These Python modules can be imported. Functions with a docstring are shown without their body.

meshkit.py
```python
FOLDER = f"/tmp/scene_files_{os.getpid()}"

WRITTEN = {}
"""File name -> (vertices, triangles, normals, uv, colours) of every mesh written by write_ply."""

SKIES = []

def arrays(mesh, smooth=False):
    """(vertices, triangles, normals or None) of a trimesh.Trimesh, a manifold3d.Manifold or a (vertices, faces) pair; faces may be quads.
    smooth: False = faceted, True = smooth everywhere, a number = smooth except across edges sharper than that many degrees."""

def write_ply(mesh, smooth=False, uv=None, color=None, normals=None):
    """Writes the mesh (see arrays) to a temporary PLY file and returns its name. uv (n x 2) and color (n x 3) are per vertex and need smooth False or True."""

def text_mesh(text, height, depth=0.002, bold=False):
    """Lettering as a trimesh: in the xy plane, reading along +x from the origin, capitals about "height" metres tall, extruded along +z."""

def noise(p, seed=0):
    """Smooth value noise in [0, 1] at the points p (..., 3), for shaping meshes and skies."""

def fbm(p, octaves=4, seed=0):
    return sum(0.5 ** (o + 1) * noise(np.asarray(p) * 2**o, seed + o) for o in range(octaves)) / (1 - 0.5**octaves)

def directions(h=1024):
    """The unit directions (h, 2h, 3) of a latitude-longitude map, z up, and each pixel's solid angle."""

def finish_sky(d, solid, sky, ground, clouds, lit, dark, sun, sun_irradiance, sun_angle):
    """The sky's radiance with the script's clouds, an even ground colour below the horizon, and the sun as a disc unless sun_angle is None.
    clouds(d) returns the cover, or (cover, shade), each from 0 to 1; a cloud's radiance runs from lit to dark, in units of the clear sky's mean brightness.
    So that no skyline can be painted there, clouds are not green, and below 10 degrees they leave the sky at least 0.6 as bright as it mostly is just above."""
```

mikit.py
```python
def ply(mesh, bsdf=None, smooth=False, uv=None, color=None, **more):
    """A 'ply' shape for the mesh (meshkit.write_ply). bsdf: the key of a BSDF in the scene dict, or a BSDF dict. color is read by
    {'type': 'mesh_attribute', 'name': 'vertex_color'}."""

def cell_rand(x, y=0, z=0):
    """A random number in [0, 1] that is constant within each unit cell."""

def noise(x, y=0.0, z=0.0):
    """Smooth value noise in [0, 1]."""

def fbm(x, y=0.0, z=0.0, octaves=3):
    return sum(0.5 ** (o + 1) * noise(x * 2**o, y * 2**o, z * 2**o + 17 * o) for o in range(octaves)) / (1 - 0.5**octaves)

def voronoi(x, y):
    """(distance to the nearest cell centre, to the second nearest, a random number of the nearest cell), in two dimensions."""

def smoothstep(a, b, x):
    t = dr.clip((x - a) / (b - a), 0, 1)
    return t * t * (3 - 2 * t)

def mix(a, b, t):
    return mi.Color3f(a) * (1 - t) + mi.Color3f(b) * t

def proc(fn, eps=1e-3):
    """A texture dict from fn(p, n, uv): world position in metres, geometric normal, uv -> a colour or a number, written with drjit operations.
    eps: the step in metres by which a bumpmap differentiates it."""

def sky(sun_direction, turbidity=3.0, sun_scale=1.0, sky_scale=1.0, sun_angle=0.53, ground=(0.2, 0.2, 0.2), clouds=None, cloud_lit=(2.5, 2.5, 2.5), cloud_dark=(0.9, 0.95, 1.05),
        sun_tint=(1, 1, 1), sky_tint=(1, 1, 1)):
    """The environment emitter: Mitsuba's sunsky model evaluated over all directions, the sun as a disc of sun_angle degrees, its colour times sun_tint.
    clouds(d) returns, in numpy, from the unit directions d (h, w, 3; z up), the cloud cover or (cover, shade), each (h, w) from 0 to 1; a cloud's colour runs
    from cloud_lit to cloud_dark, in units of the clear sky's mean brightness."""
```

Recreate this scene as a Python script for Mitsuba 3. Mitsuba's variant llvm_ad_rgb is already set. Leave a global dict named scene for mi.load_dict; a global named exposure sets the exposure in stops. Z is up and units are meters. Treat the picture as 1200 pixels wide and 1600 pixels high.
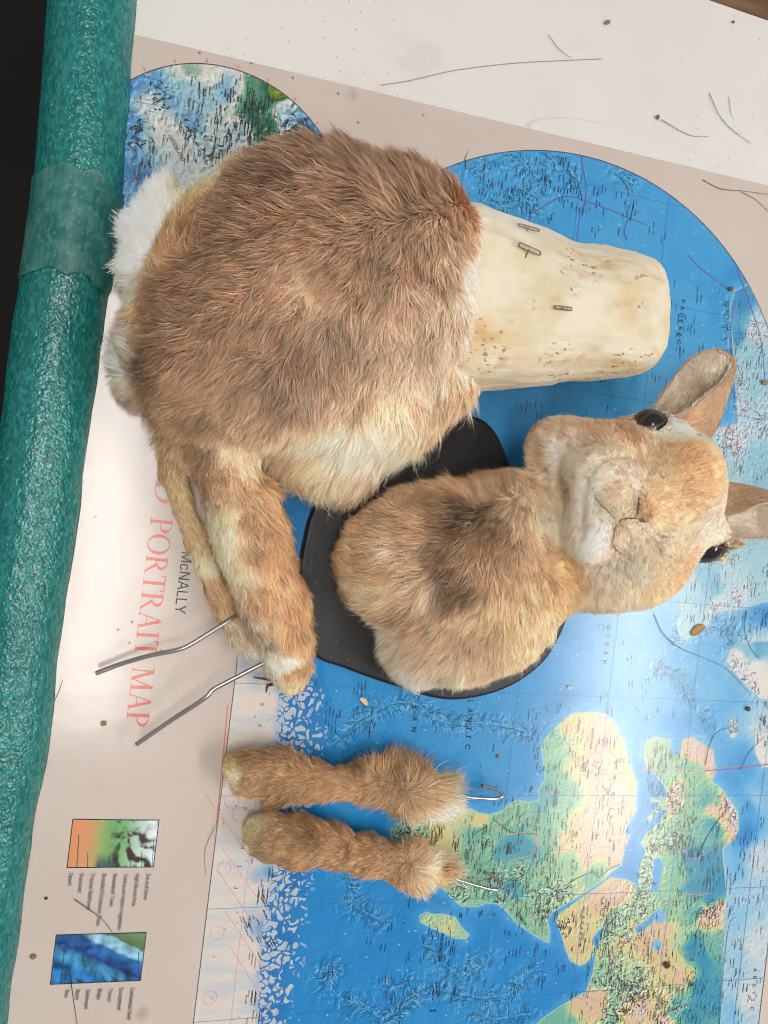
import math, random
import numpy as np
import trimesh, shapely, drjit as dr
import mitsuba as mi
import mikit, meshkit
from shapely import affinity
from shapely.geometry import Polygon, LineString, Point, box as sbox
from scipy.spatial import cKDTree, Delaunay
from scipy.ndimage import gaussian_filter

T = mi.ScalarTransform4f
scene, labels = {}, {}

# ------------------------------------------------------------------ camera
TILT, ROLL, DIST, FPX = math.radians(16.0), math.radians(6.9), 0.50, 1250.0
EYE = np.array([-DIST * math.sin(TILT), 0.0, DIST * math.cos(TILT)])
FWD = -EYE / DIST
r0, u0 = np.array([math.cos(TILT), 0, math.sin(TILT)]), np.array([0, 1.0, 0])
RIGHT = r0 * math.cos(ROLL) + u0 * math.sin(ROLL)
UP = -r0 * math.sin(ROLL) + u0 * math.cos(ROLL)
scene['camera'] = {'type': 'perspective', 'fov': math.degrees(2 * math.atan(600 / FPX)), 'fov_axis': 'x', 'near_clip': 0.01, 'far_clip': 20.0,
                   'to_world': T().look_at(origin=EYE.tolist(), target=[0, 0, 0], up=UP.tolist())}

# ------------------------------------------------------------------ light: two ceiling fixtures of the workshop and the pale room around
exposure = -0.53
LAMPS = [(-0.245, -0.02, 1.65, 0.60, 0.085, 27.0), (1.30, -0.40, 1.65, 0.60, 0.15, 29.0)]
scene['room_light'] = {'type': 'constant', 'radiance': {'type': 'rgb', 'value': [0.40, 0.395, 0.39]}}
for i, (x, y, z, hy, hx, e) in enumerate(LAMPS):
    key = 'ceiling_lamp' + (f'_{i:03d}' if i else '')
    scene[key] = {'type': 'rectangle', 'to_world': T().translate([x, y, z]).rotate([1, 0, 0], 180).scale([hx, hy, 1]),
                  'emitter': {'type': 'area', 'radiance': {'type': 'rgb', 'value': [e, e * .97, e * .93]}},
                  'bsdf': {'type': 'diffuse', 'reflectance': {'type': 'rgb', 'value': 0.6}}}
    labels[key] = {'label': ['white ceiling light panel above the front edge of the table', 'white ceiling light panel above the far side of the table'][i], 'category': 'ceiling lamp'}


# ------------------------------------------------------------------ helpers
def at(px, py, z=0.0):
    d = FWD * FPX + RIGHT * (px - 600) - UP * (py - 800)
    return EYE + d * ((z - EYE[2]) / d[2])


def xy(px, py, z=0.0):
    return at(px, py, z)[:2]


def msize(px, p):
    """metres covered by px pixels at the point p"""
    return px * float(np.dot(np.asarray(p) - EYE, FWD)) / FPX


def topix(P):
    q = np.atleast_2d(P) - EYE
    w = q @ FWD
    return np.stack([600 + FPX * (q @ RIGHT) / w, 800 - FPX * (q @ UP) / w], 1)


def lin(r, g, b):
    c = np.array([r, g, b]) / 255.0
    return [float(x) for x in np.where(c < .04045, c / 12.92, ((c + .055) / 1.055) ** 2.4)]


def L3(r, g, b):
    return mi.Color3f(*[float(x) for x in lin(r, g, b)])


def rgb(r, g, b, k=1.0):
    return {'type': 'rgb', 'value': [x * k for x in lin(r, g, b)]}


def numbered(key):
    if key not in scene:
        return key
    n = 1
    while f'{key}_{n:03d}' in scene:
        n += 1
    return f'{key}_{n:03d}'


def put(key, mesh, bsdf, smooth=False, label=None, cat=None, group=None, kind=None, **kw):
    key = numbered(key)
    scene[key] = mikit.ply(mesh, bsdf, smooth, **kw)
    tag(key, label, cat, group, kind)
    return key


def tag(key, label=None, cat=None, group=None, kind=None):
    d = {k: v for k, v in (('label', label), ('category', cat), ('group', group), ('kind', kind)) if v}
    if d:
        labels[key] = {**labels.get(key, {}), **d}


def curve(pts, n=40):
    """Catmull-Rom through the points"""
    p = np.asarray(pts, float)
    p = np.vstack([2 * p[0] - p[1], p, 2 * p[-1] - p[-2]])
    out = []
    m = len(p) - 3
    for t in np.linspace(0, m - 1e-9, n):
        i = int(t)
        f = t - i
        a, b, c, d = p[i:i + 4]
        out.append(.5 * (2 * b + (c - a) * f + (2 * a - 5 * b + 4 * c - d) * f * f + (3 * b - a - 3 * c + d) * f ** 3))
    return np.array(out)


def closed_curve(pts, n=120):
    p = np.asarray(pts, float)
    m = len(p)
    out = []
    for t in np.linspace(0, m, n, endpoint=False):
        i = int(t)
        f = t - i
        a, b, c, d = (p[(i + k) % m] for k in (-1, 0, 1, 2))
        out.append(.5 * (2 * b + (c - a) * f + (2 * a - 5 * b + 4 * c - d) * f * f + (3 * b - a - 3 * c + d) * f ** 3))
    return np.array(out)


def tube(pts, rad, sides=10, cap=True):
    p = np.asarray(pts, float)
    r = np.broadcast_to(rad, (len(p),))
    t = np.gradient(p, axis=0)
    t /= np.linalg.norm(t, axis=1, keepdims=True) + 1e-12
    a = np.cross(t[0], [0, 0, 1.0] if abs(t[0][2]) < .9 else [1, 0, 0])
    rows = []
    ang = np.arange(sides) * 2 * np.pi / sides
    for i in range(len(p)):
        a = a - t[i] * np.dot(a, t[i])
        a /= np.linalg.norm(a) + 1e-12
        b = np.cross(t[i], a)
        rows.append(p[i] + r[i] * (np.cos(ang)[:, None] * a + np.sin(ang)[:, None] * b))
    v = np.vstack(rows)
    f = []
    for i in range(len(p) - 1):
        for j in range(sides):
            k = (j + 1) % sides
            f += [[i * sides + j, i * sides + k, (i + 1) * sides + k], [i * sides + j, (i + 1) * sides + k, (i + 1) * sides + j]]
    if cap:
        n = len(v)
        v = np.vstack([v, p[:1], p[-1:]])
        for j in range(sides):
            k = (j + 1) % sides
            f += [[n, k, j], [n + 1, (len(p) - 1) * sides + j, (len(p) - 1) * sides + k]]
    return trimesh.Trimesh(v, np.array(f), process=False)


def flat(poly, z):
    """shapely polygon(s) in metres as a sheet at height z"""
    vs, fs, n = [], [], 0
    for g in getattr(poly, 'geoms', [poly]):
        if g.is_empty or g.geom_type != 'Polygon':
            continue
        v, f = trimesh.creation.triangulate_polygon(g, engine='earcut')
        vs.append(np.c_[v, np.full(len(v), z)])
        fs.append(np.asarray(f) + n)
        n += len(v)
    v, f = np.vstack(vs), np.vstack(fs)
    c = np.cross(v[f[:, 1]] - v[f[:, 0]], v[f[:, 2]] - v[f[:, 0]])[:, 2]
    f[c < 0] = f[c < 0][:, ::-1]
    return trimesh.Trimesh(v, f, process=False)


def fine_sheet(poly, z, step):
    """a polygon as a sheet of small triangles, so that it can carry smooth per-vertex fields"""
    vs, fs, n = [], [], 0
    for g in getattr(poly, 'geoms', [poly]):
        if g.geom_type != 'Polygon' or g.area < 1e-8:
            continue
        g = g.segmentize(step)
        b = np.vstack([np.array(r.coords)[:-1] for r in (g.exterior, *g.interiors)])
        x0, y0, x1, y1 = g.bounds
        X, Y = np.meshgrid(np.arange(x0, x1, step), np.arange(y0, y1, step))
        X = X + (np.arange(X.shape[0]) % 2)[:, None] * step * .5
        q = np.stack([X.ravel(), Y.ravel()], 1)
        inner = g.buffer(-step * .45)
        shapely.prepare(inner)
        q = q[shapely.contains_xy(inner, q[:, 0], q[:, 1])]
        v = np.vstack([b, q])
        f = Delaunay(v).simplices
        c = v[f].mean(1)
        shapely.prepare(g)
        f = f[shapely.contains_xy(g, c[:, 0], c[:, 1])]
        cr = (v[f[:, 1], 0] - v[f[:, 0], 0]) * (v[f[:, 2], 1] - v[f[:, 0], 1]) - (v[f[:, 1], 1] - v[f[:, 0], 1]) * (v[f[:, 2], 0] - v[f[:, 0], 0])
        f = f[np.abs(cr) > 1e-14]
        cr = cr[np.abs(cr) > 1e-14]
        f[cr < 0] = f[cr < 0][:, ::-1]
        vs.append(v)
        fs.append(f + n)
        n += len(v)
    v = np.vstack(vs)
    return trimesh.Trimesh(np.c_[v, np.full(len(v), z)], np.vstack(fs), process=False)


def idw(P, A, V, power=3.0, eps=1e-4):
    """inverse-distance blend of the values V given at the points A"""
    P, A, V = np.asarray(P, float), np.asarray(A, float), np.asarray(V, float)
    out = np.zeros((len(P), V.shape[1]))
    for i in range(0, len(P), 40000):
        d = np.linalg.norm(P[i:i + 40000, None] - A[None], axis=2)
        w = 1 / (d + eps) ** power
        out[i:i + 40000] = (w @ V) / w.sum(1, keepdims=True)
    return out


def surface_nets(F, origin, h):
    """isosurface F = 0 of a grid, inside negative"""
    nx, ny, nz = F.shape
    S = F < 0
    cs = np.stack([S[i:nx - 1 + i, j:ny - 1 + j, k:nz - 1 + k] for i in (0, 1) for j in (0, 1) for k in (0, 1)])
    act = cs.any(0) & ~cs.all(0)
    idx = -np.ones(act.shape, int)
    cells = np.argwhere(act)
    idx[act] = np.arange(len(cells))
    off = np.array([[i, j, k] for i in (0, 1) for j in (0, 1) for k in (0, 1)])
    val = np.stack([F[tuple((cells + o).T)] for o in off], 1)
    acc, cnt = np.zeros((len(cells), 3)), np.zeros(len(cells))
    for a in range(8):
        for b in range(a + 1, 8):
            if np.abs(off[a] - off[b]).sum() != 1:
                continue
            va, vb = val[:, a], val[:, b]
            m = (va < 0) != (vb < 0)
            t = va[m] / (va[m] - vb[m])
            acc[m] += off[a] + t[:, None] * (off[b] - off[a])
            cnt[m] += 1
    v = origin + h * (cells + acc / cnt[:, None])
    quads = []
    for ax in range(3):
        o1, o2 = [np.eye(3, dtype=int)[(ax + 1) % 3], np.eye(3, dtype=int)[(ax + 2) % 3]]
        sl0, sl1 = [slice(None)] * 3, [slice(None)] * 3
        sl0[ax], sl1[ax] = slice(0, -1), slice(1, None)
        e = S[tuple(sl0)] != S[tuple(sl1)]
        p = np.argwhere(e)
        ok = (p[:, (ax + 1) % 3] > 0) & (p[:, (ax + 2) % 3] > 0) & (p[:, (ax + 1) % 3] < F.shape[(ax + 1) % 3] - 1) & (p[:, (ax + 2) % 3] < F.shape[(ax + 2) % 3] - 1)
        p = p[ok]
        q = np.stack([idx[tuple((p - o1 - o2).T)], idx[tuple((p - o2).T)], idx[tuple(p.T)], idx[tuple((p - o1).T)]], 1)
        flip = ~S[tuple(p.T)]
        q[flip] = q[flip][:, ::-1]
        quads.append(q)
    q = np.vstack(quads)
    f = np.vstack([q[:, [0, 1, 2]], q[:, [0, 2, 3]]])
    return trimesh.Trimesh(v, f, process=False)


def smin(a, b, k):
    h = np.clip(.5 + .5 * (b - a) / k, 0, 1)
    return b + (a - b) * h - k * h * (1 - h)


def sdf_prim(P, pr):
    kind = pr[0]
    if kind == 's':
        return np.linalg.norm(P - pr[1], axis=1) - pr[2]
    if kind == 'e':                                     # ellipsoid: centre, radii along RIGHT-ish/UP-ish/z after rotation matrix
        q = ((P - pr[1]) @ pr[3]) / pr[2]
        k0 = np.linalg.norm(q, axis=1)
        k1 = np.linalg.norm(q / pr[2], axis=1)
        return np.where(k1 > 1e-9, k0 * (k0 - 1) / np.maximum(k1, 1e-9), -min(pr[2]))
    a, b, ra, rb = pr[1:5]
    ab = b - a
    t = np.clip(((P - a) @ ab) / max(np.dot(ab, ab), 1e-12), 0, 1)
    return np.linalg.norm(P - a - t[:, None] * ab, axis=1) - (ra + (rb - ra) * t)


def blob_mesh(prims, h, cuts=(), floor=None, disp=None, rounds=6):
    """prims: (sdf prim, k) joined one after the other with smoothness k; cuts: (prim, k) taken away smoothly"""
    lo, hi = [], []
    for pr, _ in prims:
        for c, r in ([(pr[1], np.max(pr[2]))] if pr[0] in 'se' else [(pr[1], pr[3]), (pr[2], pr[4])]):
            lo.append(np.asarray(c) - r)
            hi.append(np.asarray(c) + r)
    lo, hi = np.min(lo, 0) - 4 * h, np.max(hi, 0) + 4 * h
    if floor is not None:
        lo[2] = max(lo[2], floor - 3 * h)
    n = np.ceil((hi - lo) / h).astype(int) + 1
    g = np.stack(np.meshgrid(*[lo[i] + h * np.arange(n[i]) for i in range(3)], indexing='ij'), -1).reshape(-1, 3)
    F = None
    for pr, k in prims:
        d = sdf_prim(g, pr)
        F = d if F is None else smin(F, d, k)
    for pr, k in cuts:
        F = -smin(-F, sdf_prim(g, pr), k)
    if disp is not None:
        near = np.abs(F) < .02
        F[near] += disp(g[near])
    if floor is not None:
        F = np.maximum(F, floor - g[:, 2])
    m = surface_nets(F.reshape(n), lo, h)
    trimesh.smoothing.filter_taubin(m, lamb=.5, nu=.52, iterations=rounds)
    return m


def bl(px, py, z, rpx, k=.012):
    c = at(px, py, z)
    return (('s', c, msize(rpx, c)), k)


def cap(a, b, k=.012):
    """a, b: (px, py, z, r in px)"""
    A, B = at(*a[:3]), at(*b[:3])
    return (('c', A, B, msize(a[3], A), msize(b[3], B)), k)


def chain(pts, k=.012):
    return [cap(pts[i], pts[i + 1], k) for i in range(len(pts) - 1)]


def ell(px, py, z, rx, ry, rz, ang=0., k=.012):
    """ellipsoid with radii rx, ry in px in the picture plane (turned by ang degrees clockwise) and rz metres along the view"""
    c = at(px, py, z)
    a = math.radians(ang)
    e1 = RIGHT * math.cos(a) - UP * math.sin(a)
    e2 = RIGHT * math.sin(a) + UP * math.cos(a)
    R = np.stack([e1, e2, -FWD], 1)
    return (('e', c, np.array([msize(rx, c), msize(ry, c), rz]), R), k)


class Finder:
    """the point of a mesh that stands at a pixel of the plan, used to pin colours and hair directions on the mesh"""

    def __init__(self, mesh):
        self.v = np.asarray(mesh.vertices)
        n = mesh.vertex_normals
        keep = np.einsum('ij,ij->i', n, EYE - self.v) > 0
        self.v = self.v[keep]
        self.q = topix(self.v)
        self.tree = cKDTree(self.q)

    def __call__(self, px, py):
        near = self.tree.query_ball_point([px, py], 9)
        if not near:
            near = [self.tree.query([px, py])[1]]
        return self.v[max(near, key=lambda i: self.v[i, 2])]


def wobble(P, seed):
    return np.stack([meshkit.fbm(np.asarray(P) * 55, 3, seed + 31 * k) - .5 for k in range(3)], 1) * .016


def fur(mesh, n, spec, seed, width=.00045, segs=4, lift=(.25, .55), clump=.55, per=10, jit=.25, wave=.12, tint=.16, gain=1.38, minz=-.35, dens=None, rootdark=.72, norm_mix=.75, desat=.16, lenmul=None, short=True, tuft=.35):
    """hair of a pelt as one mesh of thin tapering blades. spec: list of (px, py, (dx, dy), length mm, (r, g, b)) pinned on the mesh"""
    rng = np.random.default_rng(seed)
    find = Finder(mesh)
    A = np.array([find(s[0], s[1]) for s in spec])
    D = np.array([RIGHT * s[2][0] - UP * s[2][1] for s in spec])
    D /= np.linalg.norm(D, axis=1, keepdims=True)
    V = np.c_[D, [s[3] * .001 for s in spec], [np.sqrt(lin(*s[4])) for s in spec]]
    fa = mesh.area_faces.copy()
    fn = mesh.face_normals
    fa[fn[:, 2] < minz] = 0
    if short:                                             # short hair stands denser
        fl = idw(mesh.triangles_center, A, V[:, 3:4], 5.5, .004)[:, 0]
        fa = fa * (.012 / fl.clip(.003, .03))
    face = rng.choice(len(fa), n, p=fa / fa.sum())
    u = rng.random((n, 2))
    u[u.sum(1) > 1] = 1 - u[u.sum(1) > 1]
    tri = mesh.faces[face]
    w = np.c_[1 - u.sum(1), u]
    P = np.einsum('ij,ijk->ik', w, mesh.vertices[tri])
    N = np.einsum('ij,ijk->ik', w, np.asarray(mesh.vertex_normals)[tri])
    N /= np.linalg.norm(N, axis=1, keepdims=True) + 1e-9
    if dens is not None:
        keep = rng.random(n) < dens(P)
        P, N = P[keep], N[keep]
        n = len(P)
    l0 = idw(P, A, V[:, 3:4], 5.5, .004)
    val = idw(P + wobble(P, seed) * (l0 / .015).clip(.12, 1), A, V, 5.5, .004)
    sw = np.stack([meshkit.fbm(P * 60, 3, seed + 7 * k) - .5 for k in range(3)], 1)
    d = val[:, :3] + sw * jit * 3 + rng.normal(0, jit * .5, (n, 3))
    d -= N * np.einsum('ij,ij->i', d, N)[:, None]
    d /= np.linalg.norm(d, axis=1, keepdims=True) + 1e-9
    guard = rng.random(n) < .16
    ln = val[:, 3] * rng.uniform(.6, 1.15, n) * np.where(guard, 1.3, 1.0) * (1 + .5 * (meshkit.fbm(P * 90, 2, seed + 50) - .5))
    if lenmul is not None:
        ln = ln * lenmul(P)
    li = rng.uniform(*lift, n)
    t = np.linspace(0, 1, segs + 1)
    side = np.cross(N, d)
    ph = rng.uniform(0, 6.28, n)
    wv = rng.normal(0, wave, n)
    C = (P[:, None] + (ln * np.cos(li))[:, None, None] * t[None, :, None] * d[:, None]
         + (ln * np.sin(li))[:, None, None] * (t - .42 * t * t)[None, :, None] * N[:, None]
         + (ln * wv)[:, None, None] * (np.sin(t[None] * 3.0 + ph[:, None]) - np.sin(ph)[:, None])[:, :, None] * side[:, None])
    lead = rng.choice(n, max(n // per, 1), replace=False)
    lead = lead[cKDTree(P[lead]).query(P)[1]]
    if tuft > 0:                                          # larger tufts that lean together
        big = rng.choice(n, max(n // (per * 9), 1), replace=False)
        big = big[cKDTree(P[big]).query(P)[1]]
        tl = (ln / .012).clip(.1, 1) ** 1.5
        C = C + (C[big] - C) * (tl[:, None] * tuft * rng.uniform(.3, 1, n)[:, None] * t[None] ** 1.6)[:, :, None]
        C = C + (rng.normal(0, .20, n)[big] * ln * tl)[:, None, None] * (t ** 1.5)[None, :, None] * side[:, None] + (np.abs(rng.normal(0, .16, n))[big] * ln * tl)[:, None, None] * (t ** 1.3)[None, :, None] * N[:, None]
    pull = clump * rng.uniform(.4, 1.0, n) * (ln / .008).clip(.35, 1)
    C = C + (C[lead] - C) * (pull[:, None] * t[None] ** 1.3)[:, :, None] * .9
    C[:, :, 2] = np.maximum(C[:, :, 2], .0012 + .001 * rng.random(n)[:, None])
    tan = np.gradient(C, axis=1)
    tan /= np.linalg.norm(tan, axis=2, keepdims=True) + 1e-12
    roll = rng.uniform(-1.0, 1.0, n)
    face_n = N * np.cos(roll)[:, None] + side * np.sin(roll)[:, None]
    wd = np.cross(tan, face_n[:, None])
    wd /= np.linalg.norm(wd, axis=2, keepdims=True) + 1e-12
    prof = (1 - t ** 2.2) * .5 * width
    ww = rng.uniform(.6, 1.35, n)
    a = C - wd * (prof[None] * ww[:, None])[:, :, None]
    b = C + wd * (prof[None] * ww[:, None])[:, :, None]
    k = segs
    v = np.concatenate([a[:, :k], b[:, :k], C[:, k:]], 1)          # n x (2k+1) x 3
    base = np.arange(n)[:, None] * (2 * k + 1)
    tri = []
    for i in range(k - 1):
        tri += [[i, k + i, k + i + 1], [i, k + i + 1, i + 1]]
    tri.append([k - 1, 2 * k - 1, 2 * k])
    f = (base[:, :, None] + np.array(tri)[None]).reshape(-1, 3)
    sn = N[:, None] - tan * np.einsum('ik,ijk->ij', N, tan)[:, :, None] * .8 + side[:, None] * (roll * (1 - norm_mix))[:, None, None] + rng.normal(0, .12, (n, 1, 3))
    sn /= np.linalg.norm(sn, axis=2, keepdims=True) + 1e-9
    sn = np.concatenate([sn[:, :k], sn[:, :k], sn[:, k:]], 1)
    col = val[:, 4:7] ** 2 * gain
    br = np.exp(rng.normal(0, tint, n) + rng.normal(0, tint * 1.2, n)[lead] * .9 + (meshkit.fbm(P * 45, 3, seed + 90) - .5) * 1.0)
    col = col * (1 - desat) + col.mean(1, keepdims=True) * desat
    hue = rng.normal(0, .025, (n, 1)) * [1, .2, -1.2]
    col = col * br[:, None] * np.exp(hue)
    pale = (rng.random(n) < .14)
    col[pale] = col[pale] * .55 + np.array([.80, .69, .54]) * .45
    ramp = rootdark + (1.08 - rootdark) * t ** .8
    cc = col[:, None] * ramp[None, :, None]
    dk = (rng.random(n) < .22) & ~pale
    cc[dk] *= (1 - .5 * np.clip((t - .45) / .55, 0, 1))[None, :, None]
    cc = np.concatenate([cc[:, :k], cc[:, :k], cc[:, k:]], 1)
    return trimesh.Trimesh(v.reshape(-1, 3), f, process=False), cc.reshape(-1, 3).clip(0, .95), sn.reshape(-1, 3)


def put_fur(key, data, bsdf='fur_bsdf', **kw):
    m, c, n = data
    path = meshkit.write_ply(m, False, None, c, normals=n)
    scene[key] = {'type': 'ply', 'filename': path, 'face_normals': False, 'bsdf': {'type': 'ref', 'id': bsdf}}
    tag(key, kind='stuff', **kw)


def skin_colours(mesh, spec, k=.8):
    find = Finder(mesh)
    A = np.array([find(s[0], s[1]) for s in spec])
    V = np.array([np.sqrt(lin(*s[4])) for s in spec])
    return (idw(mesh.vertices, A, V, 5.5, .004) ** 2 * k).clip(0, 1)


def P2(fn, rough=.5, spec=.5, **kw):
    return {'type': 'twosided', 'bsdf': {'type': 'principled', 'base_color': mikit.proc(fn), 'roughness': rough, 'specular': spec, **kw}}


noise, fbm, voronoi, smoothstep, mix, cell_rand = mikit.noise, mikit.fbm, mikit.voronoi, mikit.smoothstep, mikit.mix, mikit.cell_rand
VCOL = {'type': 'mesh_attribute', 'name': 'vertex_color'}
scene['fur_bsdf'] = {'type': 'twosided', 'bsdf': {'type': 'principled', 'base_color': VCOL, 'roughness': .55, 'specular': .35, 'sheen': .3}}
scene['skin_bsdf'] = {'type': 'twosided', 'bsdf': {'type': 'principled', 'base_color': VCOL, 'roughness': .8, 'specular': .2}}

# ================================================================== the setting: floor, table, bench, foam edge guard
def floor_c(p, n, uv):
    return mix(lin(30, 27, 25), lin(44, 41, 38), fbm(p.x * 9, p.y * 9, 0, 4)) * 0.55


scene['floor_bsdf'] = P2(floor_c, .7, .3)
put('floor', flat(sbox(-4, -4, 4, 4), -.74), 'floor_bsdf', kind='structure')

Y_SIDE = at(1150, 15)[1]                      # the side edge of the table
X_FRONT = at(100, 700)[0] - .004


def table_c(p, n, uv):
    c = mix(lin(226, 222, 216), lin(236, 233, 229), fbm(p.x * 14, p.y * 14, p.z * 14, 4))
    d, e, w = voronoi(p.x * 95, p.y * 95)
    dust = smoothstep(.07, .02, d) * smoothstep(.45, .95, w) * smoothstep(.4, .6, noise(p.x * 17, p.y * 17, 3)) * .8
    d2, e2, w2 = voronoi(p.x * 22 + 5, p.y * 22)
    stain = smoothstep(.5, .1, d2 + .6 * fbm(p.x * 120, p.y * 120, 0, 2) - .2) * smoothstep(.75, .95, w2) * .3
    sc = smoothstep(.012, .004, dr.abs(noise(p.x * 9 + 2 * noise(p.x * 4, p.y * 4), p.y * 31) - .5)) * smoothstep(.55, .75, noise(p.x * 21, p.y * 21, 8)) * .22
    c = mix(c, lin(168, 150, 134), sc)
    return mix(mix(c, lin(120, 96, 80), dust * .8), lin(196, 180, 162), stain * .6)


scene['table_bsdf'] = P2(table_c, .42, .4)
tb = trimesh.creation.box((1.1, 1.6, .03))
tb = shapely.geometry.box(X_FRONT, -1.25, .80, Y_SIDE)
tb = trimesh.creation.extrude_polygon(tb.buffer(-.004).buffer(.004), .03)
tb.apply_translation([0, 0, -.03])
put('work_table', tb, 'table_bsdf', 30, 'white laminate work table carrying the map and the rabbit pieces', 'table')
for lx, ly in ((X_FRONT + .06, Y_SIDE - .08), (.74, Y_SIDE - .08), (X_FRONT + .06, -1.18), (.74, -1.18)):
    leg = trimesh.creation.box((.045, .045, .709))
    leg.apply_translation([lx, ly, -.0305 - .709 / 2])
    put('work_table__leg', leg, 'table_bsdf')


def wood_c(p, n, uv):
    g = fbm(p.x * 5, p.y * 60 + 3 * noise(p.x * 3, p.y * 3), p.z * 60, 4)
    return mix(lin(92, 64, 42), lin(134, 104, 76), smoothstep(.3, .7, g))


scene['wood_bsdf'] = P2(wood_c, .55, .4)
for k in range(3):
    b = trimesh.creation.box((.9, .094, .03))
    b.apply_translation([.62, Y_SIDE + .055 + .097 * k, -.09])
    key = 'wooden_bench__plank' + (f'_{k:03d}' if k else '')
    put(key, b, 'wood_bsdf', 30)
for k in (0, 1):
    b = trimesh.creation.box((.05, .26, .6345))
    b.apply_translation([.25 + .74 * k, Y_SIDE + .15, -.1055 - .6345 / 2])
    put('wooden_bench__leg', b, 'wood_bsdf')
tag('wooden_bench', 'brown wooden bench behind the side edge of the white table', 'bench')


# foam pipe insulation slipped over the front edge of the table
def teal_c(p, n, uv):
    a = fbm(p.x * 620, p.y * 420, p.z * 620, 3)
    d, e, w = voronoi(p.y * 520 + 7 * p.z, (p.x - p.z) * 520)
    c = mix(lin(0, 104, 102), lin(30, 138, 132), smoothstep(.30, .72, a))
    glint_fleck = smoothstep(.62, .95, e - d + .25 * (noise(p.x * 500, p.y * 500, p.z * 500) - .5)) * smoothstep(.45, .8, a)  # pale glints of the shiny foam cells, painted into the base colour
    c = mix(c, lin(190, 228, 222), glint_fleck * .8)
    big = fbm(p.x * 22, p.y * 22, p.z * 22, 3)
    return c * (.88 + .24 * big)


def teal_h(p, n, uv):
    return .00045 * (fbm(p.x * 520, p.y * 420, p.z * 520, 3) + .7 * noise(p.x * 1100, p.y * 1100, p.z * 1100))


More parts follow.
